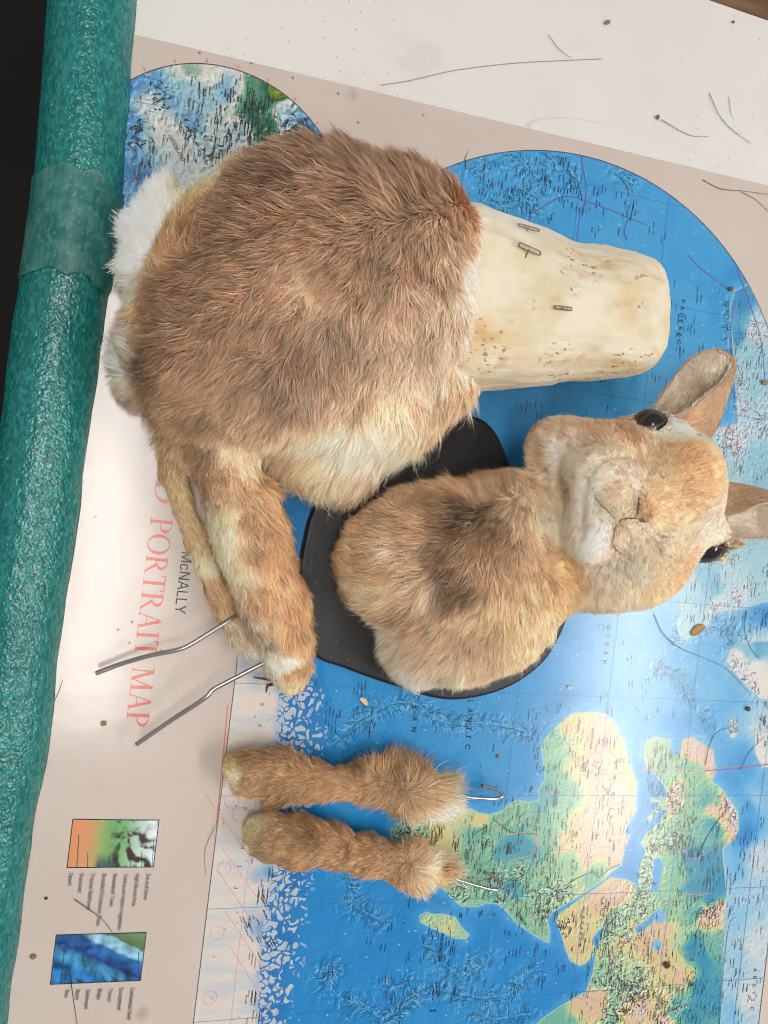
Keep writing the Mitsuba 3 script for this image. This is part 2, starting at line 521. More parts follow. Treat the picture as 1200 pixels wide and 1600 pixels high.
scene['teal_bsdf'] = {'type': 'twosided', 'bsdf': {'type': 'bumpmap', 'scale': 1.5, 'nested_texture': mikit.proc(teal_h, .0004),
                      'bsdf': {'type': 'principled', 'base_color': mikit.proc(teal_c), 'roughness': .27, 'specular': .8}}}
RT = .0236
edge_px = [(228, -140), (215, 0), (205, 130), (190, 330), (166, 480), (150, 600), (127, 780), (105, 930), (75, 1180), (55, 1270), (38, 1400), (12, 1600), (-10, 1760)]
cen = np.array([at(x, y, 0) for x, y in edge_px]) - [RT * .985, 0, .004]
cen = curve(cen, 90)
tm = []
angs = np.radians(np.linspace(-172, 172, 56))


def shell(path, ro, ri):
    """a tube with a slit towards +x below, closed at both ends"""
    v, f = [], []
    ns = len(angs)
    for q in path:
        for r, aa in ((ro, angs), (ri, angs[::-1])):
            v += [[q[0] - r * math.cos(a), q[1], q[2] + r * math.sin(a)] for a in aa]
    for i in range(len(path) - 1):
        for j in range(2 * ns):
            k = (j + 1) % (2 * ns)
            f += [[i * 2 * ns + j, i * 2 * ns + k, (i + 1) * 2 * ns + k], [i * 2 * ns + j, (i + 1) * 2 * ns + k, (i + 1) * 2 * ns + j]]
    for i in (0, len(path) - 1):
        for j in range(ns - 1):
            a, b, c, d = [i * 2 * ns + q for q in (j, j + 1, 2 * ns - 2 - j, 2 * ns - 1 - j)]
            f += [[a, b, c], [a, c, d]]
    return trimesh.Trimesh(np.array(v), np.array(f), process=False)


tm = shell(cen, RT, RT - .011)
nv = np.asarray(tm.vertices).copy()
nv[:, [0, 2]] += ((meshkit.fbm(nv * 38, 3, 4) - .5) * .0022)[:, None] * np.array([1, 1])
tm.vertices = nv
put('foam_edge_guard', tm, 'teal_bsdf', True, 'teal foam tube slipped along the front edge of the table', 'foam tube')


def tape_c(p, n, uv):
    a = fbm(p.x * 150, p.y * 150, p.z * 150, 3)
    t = fbm(p.x * 700, p.y * 60, p.z * 60, 2)
    return mix(mix(lin(26, 104, 100), lin(72, 132, 124), smoothstep(.3, .7, a * .7 + t * .3)), lin(110, 160, 152), smoothstep(.55, .8, fbm(p.x * 620, p.y * 420, p.z * 620, 3)) * .5)


scene['tape_bsdf'] = P2(tape_c, .42, .45)
cy = np.interp(np.linspace(at(160, 275, .02)[1], at(150, 438, .02)[1], 24), cen[::-1, 1], np.arange(len(cen))[::-1])
tp = np.array([[np.interp(q, np.arange(len(cen)), cen[:, k]) for k in range(3)] for q in cy])
tm = shell(tp, RT + .0012, RT + .0002)
nv = np.asarray(tm.vertices).copy()
nv[:, [0, 2]] += ((meshkit.fbm(nv * 38, 3, 4) - .5) * .0022)[:, None] * np.array([1, 1])
endw = np.r_[[(meshkit.noise(np.array([[a * 3, 0, 0]]), 3)[0] - .5) * .008 for a in angs]]
ring = 2 * len(angs)
for i, s in ((0, 1), (len(tp) - 1, 1)):
    nv[i * ring:(i + 1) * ring, 1] += s * np.r_[endw, endw[::-1]]
tm.vertices = nv
put('foam_edge_guard__tape_band', tm, 'tape_bsdf', True, 'grey translucent tape wound round the foam')

# ================================================================== the map
GLOSS = dict(roughness=.20, specular=.5)


def pal(t, stops):
    c = mi.Color3f(*[float(x) for x in lin(*stops[0][1])])
    for (a, ca), (b, cb) in zip(stops[:-1], stops[1:]):
        k = dr.clip((t - a) / (b - a), 0, 1)
        c = mix(c, mi.Color3f(*[float(x) for x in lin(*cb)]), k)
    return c


def ridge(x, y, o=3):
    x2 = x + .8 * (noise(x * .7, y * .7, 3) - .5)
    y2 = y + .8 * (noise(x * .7, y * .7, 9) - .5)
    s = 0
    for k in range(o):
        s = s + (1 - dr.abs(2 * noise(x2 * 2 ** k, y2 * 2 ** k, 5 * k) - 1)) * .55 ** k
    return s


def relief(p, f, lx=.35, ly=-.2):
    a = ridge(p.x * f, p.y * f)
    return ridge(p.x * f + lx, p.y * f + ly) - a, a


def print_mat(stops, freq, gain, wear=.0):
    def fn(p, n, uv):
        s, a = relief(p, freq)
        tone = uv.x + .09 * (fbm(p.x * 90, p.y * 90, 0, 3) - .5) + .05 * uv.y * (a - 1.1)
        c = pal(tone, stops)
        k = uv.y * gain
        c = c * dr.clip(1 + k * s * 1.1, .30, 1.5)
        c = mix(c, lin(235, 228, 226), dr.clip(k * (s - .25) * 1.2, 0, .8))
        c = mix(c, lin(38, 44, 48), dr.clip(k * (-s - .28) * 1.3, 0, .75))
        c = c * (.94 + .12 * noise(p.x * 1500, p.y * 1500, 0))
        d, e, w = voronoi(p.x * 130, p.y * 130)
        return mix(c, lin(225, 228, 232), smoothstep(.10, .04, d) * smoothstep(.80, .9, w) * .55)
    return P2(fn, GLOSS['roughness'], GLOSS['specular'])


OCEAN = [(0, (22, 104, 172)), (.22, (38, 136, 202)), (.42, (84, 168, 220)), (.62, (138, 190, 220)), (.82, (178, 202, 214)), (1, (212, 212, 212))]
LAND = [(0, (44, 140, 176)), (.16, (92, 168, 168)), (.32, (132, 186, 152)), (.46, (172, 202, 160)), (.58, (212, 202, 142)), (.72, (214, 186, 150)), (.86, (214, 190, 172)), (1, (206, 198, 200))]
COLD = [(0, (24, 110, 178)), (.25, (52, 140, 196)), (.45, (116, 180, 206)), (.65, (160, 200, 212)), (.82, (194, 208, 216)), (1, (222, 216, 212))]
POLAR = [(0, (24, 84, 150)), (.2, (88, 150, 200)), (.4, (150, 192, 208)), (.55, (192, 208, 208)), (.7, (222, 220, 214)), (.8, (112, 168, 142)), (.92, (38, 96, 74)), (1, (128, 152, 40))]
scene['ocean_bsdf'] = print_mat(OCEAN, 230, .60)
scene['land_bsdf'] = print_mat(LAND, 340, .75)
scene['cold_land_bsdf'] = print_mat(COLD, 360, .5)
scene['polar_bsdf'] = print_mat(POLAR, 260, .65)


def paper_c(p, n, uv):
    c = mix(lin(206, 190, 180), lin(216, 202, 192), fbm(p.x * 25, p.y * 25, 0, 4))
    d, e, w = voronoi(p.x * 70 + 3, p.y * 70)
    dust = smoothstep(.09, .03, d) * smoothstep(.72, .9, w) * smoothstep(.42, .6, noise(p.x * 15, p.y * 15, 3)) * .7
    d2, e2, w2 = voronoi(p.x * 18, p.y * 18)
    st = smoothstep(.16, .02, d2 + .10 * fbm(p.x * 300, p.y * 300, 0, 3)) * smoothstep(.6, .8, w2) * .35
    return mix(mix(c, lin(90, 66, 52), dust), lin(128, 106, 80), st)


scene['paper_bsdf'] = {'type': 'twosided', 'bsdf': {'type': 'bumpmap', 'scale': 1.0, 'nested_texture': mikit.proc(lambda p, n, uv: .00007 * fbm(p.x * 90, p.y * 90, 0, 4), .0006),
                       'bsdf': {'type': 'principled', 'base_color': mikit.proc(paper_c), 'roughness': .19, 'specular': .55}}}


def ice_c(p, n, uv):
    """pale ice with faint blue streaks; uv.x: how blue"""
    s = fbm(p.x * 45 + p.y * 10, p.y * 190, 0, 3)
    c = mix(lin(222, 212, 203), lin(196, 204, 210), smoothstep(.45, .75, s) * .7)
    c = mix(c, lin(96, 160, 206), dr.clip(uv.x * 1.5 - .35 + .5 * (s - .5), 0, 1) * .85)
    d, e, w = voronoi(p.x * 110, p.y * 110)
    return mix(c, lin(150, 90, 70), smoothstep(.09, .04, d) * smoothstep(.8, .9, w) * .6)


def pack_c(p, n, uv):
    """drift ice: white floes on blue, thinning out with uv.x"""
    wx = p.x * 215 + 1.1 * (noise(p.x * 300, p.y * 300) - .5)
    wy = p.y * 215 + 1.1 * (noise(p.x * 300, p.y * 300, 7) - .5)
    d, e, w = voronoi(wx, wy)
    big = dr.select(noise(p.x * 45, p.y * 45, 4) > 2, 1.0, 1.0)
    thr = .07 + uv.x * .42 + .22 * (w - .5)
    floe = smoothstep(thr, thr + .10, e - d) * smoothstep(1.15, .75, uv.x + w * .35) * big
    sea = mix(mix(lin(52, 132, 192), lin(36, 108, 186), fbm(p.x * 60, p.y * 60, 0, 3)), lin(38, 136, 202), smoothstep(.45, 1.0, uv.x))
    return mix(sea, lin(196, 202, 206), floe * .88)


scene['ice_bsdf'] = P2(ice_c, GLOSS['roughness'], GLOSS['specular'])
scene['pack_ice_bsdf'] = P2(pack_c, GLOSS['roughness'], GLOSS['specular'])
for nm, col in (('ink', (48, 50, 58)), ('name_ink', (16, 16, 24)), ('red_ink', (226, 118, 104)), ('purple_ink', (112, 92, 176)), ('blue_ink', (62, 132, 186)), ('coast_ink', (150, 196, 206)), ('pink_ink', (222, 150, 150)),
                ('grey_ink', (92, 84, 82)), ('green_ink', (70, 140, 96))):
    scene[nm + '_bsdf'] = {'type': 'twosided', 'bsdf': {'type': 'principled', 'base_color': rgb(*col), **GLOSS}}

Z0 = .0004                                     # top of the laminated sheet
ZI = .00008                                    # one layer of print


def poly(px):
    return Polygon([xy(*q) for q in px]).buffer(0)


top_a, top_b = at(215, 55), at(1200, 290)
y_at = lambda x: top_a[1] + (x - top_a[0]) / (top_b[0] - top_a[0]) * (top_b[1] - top_a[1])  # noqa: E731
sheet_poly = Polygon([(X_FRONT + .004, y_at(X_FRONT)), (.62, y_at(.62)), (.62, -1.1), (X_FRONT + .004, -1.1)])
sh = trimesh.creation.extrude_polygon(sheet_poly, Z0 - .0001)
sh.apply_translation([0, 0, .0001])
put('world_map', sh, 'paper_bsdf', False, 'laminated world map spread over the white table under the rabbit pieces', 'map')

# panels of the map in the plan
X_L = np.mean([at(370, 1010)[0], at(305, 1600)[0]])
X_R = np.mean([at(1199, 1482)[0], at(1184, 1598)[0]])


def circle3(*px):
    p = np.array([xy(*q) for q in px])
    A = np.c_[2 * p, np.ones(len(p))]
    s = np.linalg.lstsq(A, (p ** 2).sum(1), rcond=None)[0]
    return s[:2], math.sqrt(s[2] + s[0] ** 2 + s[1] ** 2)


cB, rB = circle3((703, 262), (800, 236), (900, 241), (1000, 275), (1100, 357), (1160, 432), (1188, 480))
cA, rA = circle3((203, 127), (255, 106), (310, 100), (400, 121), (460, 163), (505, 215))
y_top = xy(1000, 470)[1]
panel = sbox(X_L, -1.05, X_R, y_top - .02).union(Point(cB).buffer(rB, 96).intersection(sbox(X_L, -1, X_R, 1)))
inset = Point(cA).buffer(rA, 96).intersection(sbox(X_FRONT + .006, -1, X_L + .12, 1)).difference(panel.buffer(.002))
W = sbox(-.40, -.55, X_R, .5)                  # no need of print far outside the picture
panel = panel.intersection(W)

africa = poly([(945, 1115), (920, 1112), (893, 1114), (868, 1135), (850, 1155), (845, 1170), (849, 1195), (851, 1215), (840, 1235), (842, 1250), (825, 1253), (808, 1249), (795, 1256), (785, 1266), (765, 1272), (750, 1270), (735, 1263),
               (715, 1262), (700, 1270), (680, 1278), (650, 1281), (625, 1284), (610, 1295), (612, 1310), (640, 1320), (680, 1340), (690, 1385), (705, 1402), (720, 1415), (745, 1416), (760, 1410), (778, 1412), (790, 1422), (805, 1440),
               (830, 1458), (850, 1470), (857, 1472), (858, 1455), (855, 1435), (862, 1425), (880, 1414), (905, 1400), (925, 1386), (945, 1373), (951, 1365), (970, 1350), (975, 1325), (983, 1305), (975, 1300), (984, 1280), (994, 1265),
               (993, 1250), (995, 1225), (988, 1205), (982, 1180), (975, 1160), (966, 1140), (958, 1125)])
arabia = poly([(953, 1370), (975, 1373), (992, 1380), (990, 1395), (967, 1418), (955, 1440), (935, 1453), (925, 1465), (928, 1478), (930, 1487), (915, 1504), (905, 1508), (890, 1500), (882, 1480), (875, 1455), (868, 1437), (873, 1427),
               (890, 1415), (905, 1404), (930, 1387)])
madagascar = poly([(655, 1430), (665, 1425), (678, 1428), (690, 1427), (710, 1432), (718, 1445), (732, 1460), (728, 1466), (710, 1465), (690, 1456), (670, 1447), (657, 1440)])
eurasia = poly([(1008, 1158), (1020, 1150), (1047, 1155), (1047, 1182), (1062, 1176), (1066, 1155), (1080, 1150), (1095, 1160), (1113, 1172), (1118, 1200), (1112, 1222), (1125, 1230), (1140, 1250), (1152, 1268), (1153, 1295), (1146, 1312),
                (1128, 1325), (1130, 1350), (1135, 1400), (1130, 1450), (1128, 1520), (1122, 1640), (800, 1640), (845, 1592), (880, 1568), (915, 1548), (925, 1520), (930, 1492), (937, 1466), (945, 1447), (955, 1434), (970, 1416),
                (985, 1397), (996, 1382), (1000, 1350), (1008, 1330), (1000, 1316), (1008, 1302), (1028, 1285), (1042, 1266), (1030, 1262), (1014, 1284), (1010, 1278), (1028, 1256), (1043, 1242), (1036, 1225), (1022, 1210), (1010, 1200), (1004, 1180)])
for hole in ([(1020, 1342), (1030, 1338), (1036, 1350), (1031, 1375), (1026, 1394), (1016, 1388), (1019, 1362)], [(1022, 1424), (1032, 1418), (1040, 1432), (1034, 1442), (1020, 1438), (1008, 1450), (996, 1458), (990, 1450), (1004, 1440)],
             [(1019, 1471), (1026, 1467), (1033, 1473), (1032, 1481), (1024, 1484), (1018, 1479)]):
    eurasia = eurasia.difference(poly(hole))
sicily = poly([(1017, 1246), (1035, 1245), (1033, 1252), (1016, 1253)])
america = poly([(1230, 470), (1185, 440), (1165, 446), (1147, 455), (1140, 480), (1144, 540), (1148, 600), (1152, 662), (1112, 670), (1096, 690), (1103, 730), (1050, 800), (1062, 880), (1060, 930), (1062, 960), (1055, 972), (1060, 993), (1073, 1000),
                (1086, 988), (1108, 975), (1112, 957), (1126, 956), (1150, 952), (1180, 945), (1230, 930)])
greenland = poly([(1134, 1032), (1140, 1015), (1158, 1006), (1185, 1002), (1230, 1000), (1230, 1095), (1187, 1092), (1170, 1077), (1155, 1060), (1142, 1046)])
iceland = poly([(1139, 1126), (1145, 1121), (1150, 1130), (1151, 1148), (1145, 1153), (1139, 1142)])
svalbard = poly([(1178, 1140), (1195, 1143), (1210, 1150), (1215, 1195), (1190, 1200), (1178, 1175)])
lands = [('land_print', africa, 'land_bsdf', 'green and peach continent with brown mountain ridges'), ('land_print', arabia, 'land_bsdf', 'peach peninsula beside the narrow sea'), ('land_print', madagascar, 'land_bsdf', 'small yellow green island off the coast'),
         ('land_print', eurasia, 'land_bsdf', 'continent of green, blue and pale yellow with dark ranges'), ('land_print', sicily, 'land_bsdf', None), ('land_print', america, 'cold_land_bsdf', 'pale blue and white continent at the far side'),
         ('land_print', greenland, 'cold_land_bsdf', 'white icy island'), ('land_print', iceland, 'cold_land_bsdf', None), ('land_print', svalbard, 'cold_land_bsdf', None)]
all_land = shapely.union_all([g for _, g, _, _ in lands]).intersection(panel)
coast = np.vstack([np.array(r.coords) for g in getattr(all_land.segmentize(.0012), 'geoms', [all_land.segmentize(.0012)]) for r in (g.exterior, *g.interiors)])
coast_tree = cKDTree(coast)

# tone of the sea (px, py, tone): 0 deep, 1 white
sea = [(760, 270, .36), (900, 300, .34), (1000, 380, .38), (1090, 420, .36), (1120, 560, .40), (1060, 700, .4), (800, 640, .30), (760, 700, .30), (900, 980, .34), (1000, 1000, .46), (1040, 1080, .46), (1000, 1120, .46), (860, 1080, .33), (760, 1140, .30),
       (620, 1120, .28), (560, 1100, .27), (700, 1220, .27), (800, 1220, .30), (820, 1150, .33), (560, 1400, .22), (600, 1500, .22), (560, 1580, .20), (700, 1480, .24), (760, 1440, .26), (820, 1500, .24), (800, 1580, .24), (880, 1540, .24),
       (900, 1460, .24), (480, 780, .22), (450, 850, .22), (1020, 1250, .30), (990, 1330, .24), (1060, 1130, .40), (1100, 1120, .46), (1120, 1060, .50), (1150, 1200, .34), (1170, 1260, .36), (1165, 1180, .40), (1180, 1250, .66), (1160, 1300, .24),
       (1150, 1350, .52), (1165, 1400, .74), (1185, 1340, .9), (1150, 1430, .66), (1180, 1480, .93), (1165, 1560, .94), (1150, 1500, .72), (1140, 1580, .60), (1190, 1140, .85), (1190, 1000, .8), (1090, 930, .62), (1110, 1000, .48), (1075, 1030, .46),
       (1085, 1060, .44), (1195, 960, .3), (520, 1150, .24), (500, 1300, .24), (1100, 640, .42)]
ridges = [[(520, 1165), (560, 1128), (600, 1105), (640, 1098), (672, 1118), (705, 1132), (760, 1130), (830, 1146)], [(545, 1340), (545, 1390), (560, 1420), (600, 1440)], [(532, 1560), (570, 1572), (600, 1590), (650, 1560)],
          [(600, 1600), (640, 1565), (680, 1545), (740, 1558), (790, 1556), (812, 1535), (838, 1512)], [(740, 1580), (770, 1592), (830, 1585)], [(678, 1478), (682, 1500), (705, 1515), (730, 1526), (738, 1498)], [(730, 1526), (770, 1497)],
          [(640, 1532), (600, 1545)], [(500, 1520), (520, 1515), (508, 1540)], [(735, 270), (800, 240), (830, 290), (800, 320), (750, 310)], [(830, 330), (850, 280), (870, 250), (900, 280)], [(960, 270), (990, 290)], [(1085, 985), (1130, 975), (1150, 1000), (1140, 1015)],
          [(1095, 1110), (1110, 1135), (1100, 1145)], [(1138, 470), (1143, 560), (1150, 640)], [(1020, 1040), (1060, 1060), (1080, 1100)], [(640, 1560), (660, 1540)], [(1060, 985), (1055, 1010)]]
rp = np.vstack([curve([xy(*q) for q in r], 60) if len(r) > 2 else np.linspace(xy(*r[0]), xy(*r[1]), 40) for r in ridges])
rtree = cKDTree(rp)

om = fine_sheet(panel.difference(all_land.buffer(-.0008)), Z0 + ZI, .0024)
V2 = np.asarray(om.vertices)[:, :2]
A = np.array([xy(a, b) for a, b, _ in sea])
tone = idw(V2, A, np.array([[s[2]] for s in sea]), 3)[:, 0]
dc = coast_tree.query(V2)[0]
tone = tone + np.exp(-dc / .0022) * .22 * np.clip(1 - tone, 0, 1) - .05 * np.exp(-((dc - .012) / .007) ** 2)
dr_ = rtree.query(V2)[0]
rel = .03 + .55 * np.exp(-(dr_ / .009) ** 2) + .12 * np.exp(-dc / .004)
cold = np.clip((tone - .45) / .3, 0, 1)
rel = rel + .22 * cold
put('world_map__ocean_print', om, 'ocean_bsdf', True, uv=np.c_[tone, rel])

# tone and relief of the land (px, py, tone, relief)
landv = [(940, 1140, .80, .15), (900, 1130, .62, .2), (870, 1160, .34, .35), (860, 1190, .34, .3), (855, 1215, .24, .1), (870, 1230, .30, .15), (852, 1245, .16, .05), (880, 1260, .34, .2), (900, 1200, .55, .1), (930, 1200, .80, .15), (950, 1180, .80, .2),
         (970, 1170, .5, .35), (960, 1240, .84, .15), (985, 1270, .80, .05), (930, 1270, .84, .25), (900, 1290, .70, .3), (885, 1310, .60, .2), (920, 1330, .82, .2), (960, 1330, .80, .1), (890, 1345, .40, .1), (870, 1290, .38, .15), (850, 1300, .30, .15),
         (810, 1260, .32, .35), (780, 1285, .30, .35), (740, 1275, .46, .1), (750, 1278, .62, .05), (725, 1268, .60, .1), (800, 1310, .06, .03), (820, 1330, .05, .02), (790, 1330, .10, .08), (745, 1300, .24, .2), (760, 1320, .34, .3), (740, 1340, .28, .25),
         (700, 1320, .58, .1), (680, 1305, .60, .45), (650, 1300, .45, .9), (625, 1300, .30, .6), (720, 1360, .32, .5), (770, 1370, .30, .9), (810, 1365, .34, .95), (800, 1385, .05, .1), (840, 1395, .34, 1.0), (865, 1400, .40, 1.2), (880, 1395, .42, .9),
         (850, 1370, .36, .3), (900, 1380, .50, .5), (925, 1370, .34, .15), (720, 1390, .34, .8), (735, 1405, .34, .5), (790, 1400, .30, .9), (810, 1430, .30, .15), (840, 1440, .30, .3), (850, 1425, .36, .8), (850, 1462, .34, .1),
         (930, 1400, .74, .2), (960, 1400, .82, .25), (900, 1430, .66, .15), (920, 1460, .64, .1), (880, 1450, .60, .8), (900, 1480, .66, .15), (925, 1480, .60, .1), (910, 1500, .60, .2),
         (670, 1435, .45, .5), (700, 1445, .50, .5), (722, 1460, .42, .2), (1025, 1165, .44, .3), (1015, 1185, .40, .4), (1040, 1200, .36, .4), (1055, 1190, .38, .2), (1090, 1170, .90, .3), (1080, 1200, .36, .2), (1110, 1185, .92, .2), (1030, 1230, .34, .5),
         (1050, 1240, .80, 1.0), (1055, 1260, .85, 1.0), (1030, 1270, .40, .7), (1060, 1290, .34, .5), (1085, 1240, .34, .3), (1075, 1270, .32, .2), (1100, 1250, .10, .3), (1120, 1250, .3, .4), (1135, 1255, .95, .8), (1148, 1275, .96, .7), (1110, 1290, .06, .5),
         (1090, 1300, .22, .3), (1115, 1270, .9, .3), (1050, 1310, .34, .6), (1030, 1310, .40, .7), (1015, 1330, .46, .6), (1050, 1340, .32, .3), (1080, 1340, .02, .1), (1105, 1340, .0, .1), (1130, 1370, .0, .1), (1060, 1370, .30, .3), (1085, 1380, .0, .1),
         (1110, 1400, .0, .1), (1010, 1365, .42, 1.2), (1005, 1400, .38, 1.3), (1000, 1425, .40, 1.2), (1045, 1395, .36, .4), (1050, 1415, .30, .3), (1085, 1425, .16, .5), (1100, 1430, .8, .7), (1115, 1422, .9, .7), (1065, 1420, .38, .2), (970, 1440, .38, 1.2),
         (950, 1460, .36, 1.0), (970, 1475, .56, .3), (975, 1500, .50, .5), (960, 1510, .40, .9), (985, 1460, .40, .9), (1000, 1450, .72, .2), (1015, 1460, .80, .2), (1005, 1480, .72, .3), (1035, 1455, .74, .1), (1040, 1480, .78, .1), (1020, 1500, .64, .15),
         (1055, 1470, .50, .1), (1040, 1510, .66, .15), (1055, 1500, .62, .1), (1060, 1530, .74, .2), (1080, 1480, .0, .05), (1100, 1500, .0, .05), (1090, 1540, .0, .08), (1080, 1580, .04, .1), (1110, 1560, .04, .3), (1120, 1480, .2, .2), (1000, 1520, .42, .9),
         (940, 1510, .40, .5), (935, 1535, .34, .6), (960, 1535, .36, 1.2), (985, 1545, .40, 1.5), (1000, 1550, .50, 1.5), (980, 1570, .60, 1.5), (1000, 1580, .94, .5), (990, 1596, .78, .2), (1020, 1590, .62, .3), (1035, 1565, .60, .9), (1045, 1545, .5, .5),
         (920, 1560, .82, .1), (930, 1575, .74, .15), (905, 1575, .72, .1), (895, 1590, .28, .1), (870, 1590, .24, .1), (955, 1590, .34, 1.0), (1060, 1570, .20, .7), (1035, 1600, .9, .8), (960, 1560, .36, 1.0), (1024, 1248, .46, .1)]
coldv = [(1160, 480, .30, .2), (1150, 520, .34, .2), (1170, 560, .62, .35), (1155, 600, .68, .6), (1160, 640, .72, 1.0), (1135, 675, .85, 1.3), (1150, 690, .85, 1.3), (1110, 700, .66, .8), (1190, 600, .6, .4), (1180, 520, .8, .6), (1190, 660, .70, .9),
         (1175, 720, .58, .5), (1130, 720, .66, .6), (1195, 740, .54, .2), (1110, 870, .55, .1), (1100, 900, .46, .06), (1115, 920, .46, .05), (1075, 920, .60, .2), (1075, 960, .66, .3), (1070, 985, .70, .3), (1135, 900, .70, .4), (1150, 930, .80, .6),
         (1190, 880, .62, .3), (1190, 930, .66, .5), (1170, 860, .64, .3), (1120, 945, .82, .6), (1090, 865, .6, .1), (1160, 1010, .5, .2), (1150, 1025, .95, .3), (1180, 1040, 1., .1), (1190, 1070, 1., .1), (1160, 1060, .9, 1.0), (1175, 1080, .85, .8),
         (1145, 1040, .85, 1.0), (1145, 1130, .66, 1.6), (1148, 1145, .68, 1.6), (1195, 1160, .95, .3), (1190, 1180, .95, .3), (1185, 1010, .35, .1), (1195, 985, .4, .2)]
for nm, g, bs, lab in lands:
    g = g.intersection(panel)
    if g.is_empty:
        continue
    m = fine_sheet(g, Z0 + 2 * ZI, .0018)
    A = np.array([xy(*s[:2]) for s in (landv if bs == 'land_bsdf' else coldv)])
    B = np.array([s[2:] for s in (landv if bs == 'land_bsdf' else coldv)])
    v = np.asarray(m.vertices)[:, :2]
    wob = np.stack([meshkit.fbm(np.c_[v * 70, v[:, 0] * 0], 3, s) - .5 for s in (1, 2)], 1) * .012
    put('world_map__' + nm, m, bs, True, label=lab, uv=idw(v + wob, A, B, 4))

# Antarctic ice along the lower margin and its drift ice
ice_edge = curve([(445, 940), (438, 1060), (430, 1150), (438, 1230), (430, 1330), (420, 1400), (410, 1450), (405, 1520), (402, 1610)], 60)
pe = np.array([xy(*q) for q in ice_edge])
ice_poly = Polygon(np.vstack([pe, [(X_L, pe[-1][1]), (X_L, pe[0][1])]])).buffer(0).intersection(panel)
m = fine_sheet(ice_poly, Z0 + 2.5 * ZI, .003)
v = np.asarray(m.vertices)[:, :2]
di = cKDTree(np.vstack([np.linspace(pe[i], pe[i + 1], 8) for i in range(len(pe) - 1)])).query(v)[0]
bays = np.array([xy(*q) for q in ((390, 1010), (395, 1060), (415, 1180), (400, 1370), (392, 1436), (405, 1450), (415, 1360), (380, 1040))])
db = cKDTree(bays).query(v)[0]
put('world_map__ice_print', m, 'ice_bsdf', True, 'white ice sheet along the margin', uv=np.c_[.55 * np.exp(-di / .0045) + .6 * np.exp(-(db / .006) ** 2), di])
far_edge = curve([(505, 950), (505, 1040), (520, 1120), (515, 1200), (500, 1330), (492, 1400), (480, 1480), (470, 1540), (455, 1610)], 60)
fe = np.array([xy(*q) for q in far_edge])
pk = Polygon(np.vstack([pe, fe[::-1]])).buffer(0).intersection(panel)
m = fine_sheet(pk, Z0 + 2.2 * ZI, .003)
v = np.asarray(m.vertices)[:, :2]
xe = np.interp(v[:, 1], pe[::-1, 1], pe[::-1, 0])
xf = np.interp(v[:, 1], fe[::-1, 1], fe[::-1, 0])
put('world_map__drift_ice_print', m, 'pack_ice_bsdf', True, 'white floes drifting on blue', uv=np.c_[np.clip((v[:, 0] - xe) / np.maximum(xf - xe, 1e-4), 0, 1.2), v[:, 1]])

# polar inset at the left
pol = [(205, 140, .14), (215, 200, .16), (240, 130, .22), (290, 130, .38), (300, 110, .78), (270, 160, .3), (330, 115, .72), (350, 140, .30), (370, 150, .38), (330, 160, .40), (390, 130, .86), (410, 130, .93), (420, 142, 1.0), (436, 150, 1.0), (400, 170, .92),
       (420, 200, .92), (425, 225, .92), (370, 180, .76), (385, 160, .8), (450, 190, .34), (460, 230, .40), (480, 200, .12), (500, 225, .10), (445, 180, .45), (340, 200, .55), (380, 210, .48), (250, 200, .66), (240, 180, .58), (270, 215, .66), (215, 240, .24),
       (205, 265, .12), (290, 240, .64), (310, 190, .30), (320, 230, .48), (350, 225, .52), (330, 245, .5), (350, 270, .68), (400, 260, .68), (340, 310, .70), (300, 300, .62), (310, 340, .5), (420, 250, .5), (190, 320, .2), (200, 400, .55), (190, 480, .66), (300, 420, .7), (380, 400, .7), (250, 520, .66)]
polr = [(215, 210, 1.3), (255, 150, 1.1), (480, 210, 1.6), (450, 200, 1.6), (330, 240, .8), (300, 200, .8), (350, 280, .05), (340, 320, .03), (390, 270, .1), (260, 220, .3), (400, 150, .25), (310, 110, .3), (360, 200, .6), (220, 280, .7), (440, 240, 1.5), (420, 190, .5)]
m = fine_sheet(inset, Z0 + ZI, .0022)
v = np.asarray(m.vertices)[:, :2]
wob = np.stack([meshkit.fbm(np.c_[v * 60, v[:, 0] * 0], 3, s) - .5 for s in (5, 6)], 1) * .012
put('world_map__inset_print', m, 'polar_bsdf', True, 'round polar inset in blue, white and green', uv=np.c_[idw(v + wob, [xy(a, b) for a, b, _ in pol], [[q[2]] for q in pol], 4), idw(v, [xy(a, b) for a, b, _ in polr], [[q[2]] for q in polr], 3)])


# ---------------------------------------------------------------- lines and lettering of the print
def ink_line(pts, w):
    return LineString(pts).buffer(w / 2, cap_style=2, quad_segs=2)


def pxw(w):
    return w * .0004


ZT = Z0 + 4 * ZI
frame = [ink_line([(X_L, .05), (X_L, -.56)], pxw(1.2)), ink_line([(X_R, .1), (X_R, -.56)], pxw(1.5))]
arc = Point(cB).buffer(rB, 96).exterior.intersection(sbox(X_L, y_top - .02, 1, 1))
frame += [arc.buffer(pxw(.7)), Point(cA).buffer(rA, 96).exterior.intersection(sbox(X_FRONT, cA[1] - .02, 1, 1)).buffer(pxw(.7))]
put('world_map__frame_line', flat(shapely.union_all(frame), ZT), 'grey_ink_bsdf')
grid = [ink_line([(x, -.55), (x, .30)], pxw(.9)) for x in np.arange(X_L + .05, X_R, .068)] + [ink_line([(X_L, y), (X_R, y + .008)], pxw(.9)) for y in np.arange(-.52, .3, .068)]
grid = shapely.union_all(grid).intersection(panel)
put('world_map__grid_lines', flat(grid, ZT - ZI * .5), 'blue_ink_bsdf', kind='stuff')
rngm = np.random.default_rng(11)
coast_l = []
for g in getattr(all_land, 'geoms', [all_land]):
    for r in (g.exterior, *g.interiors):
        coast_l.append(LineString(r.coords))
on_land = shapely.union_all(coast_l)
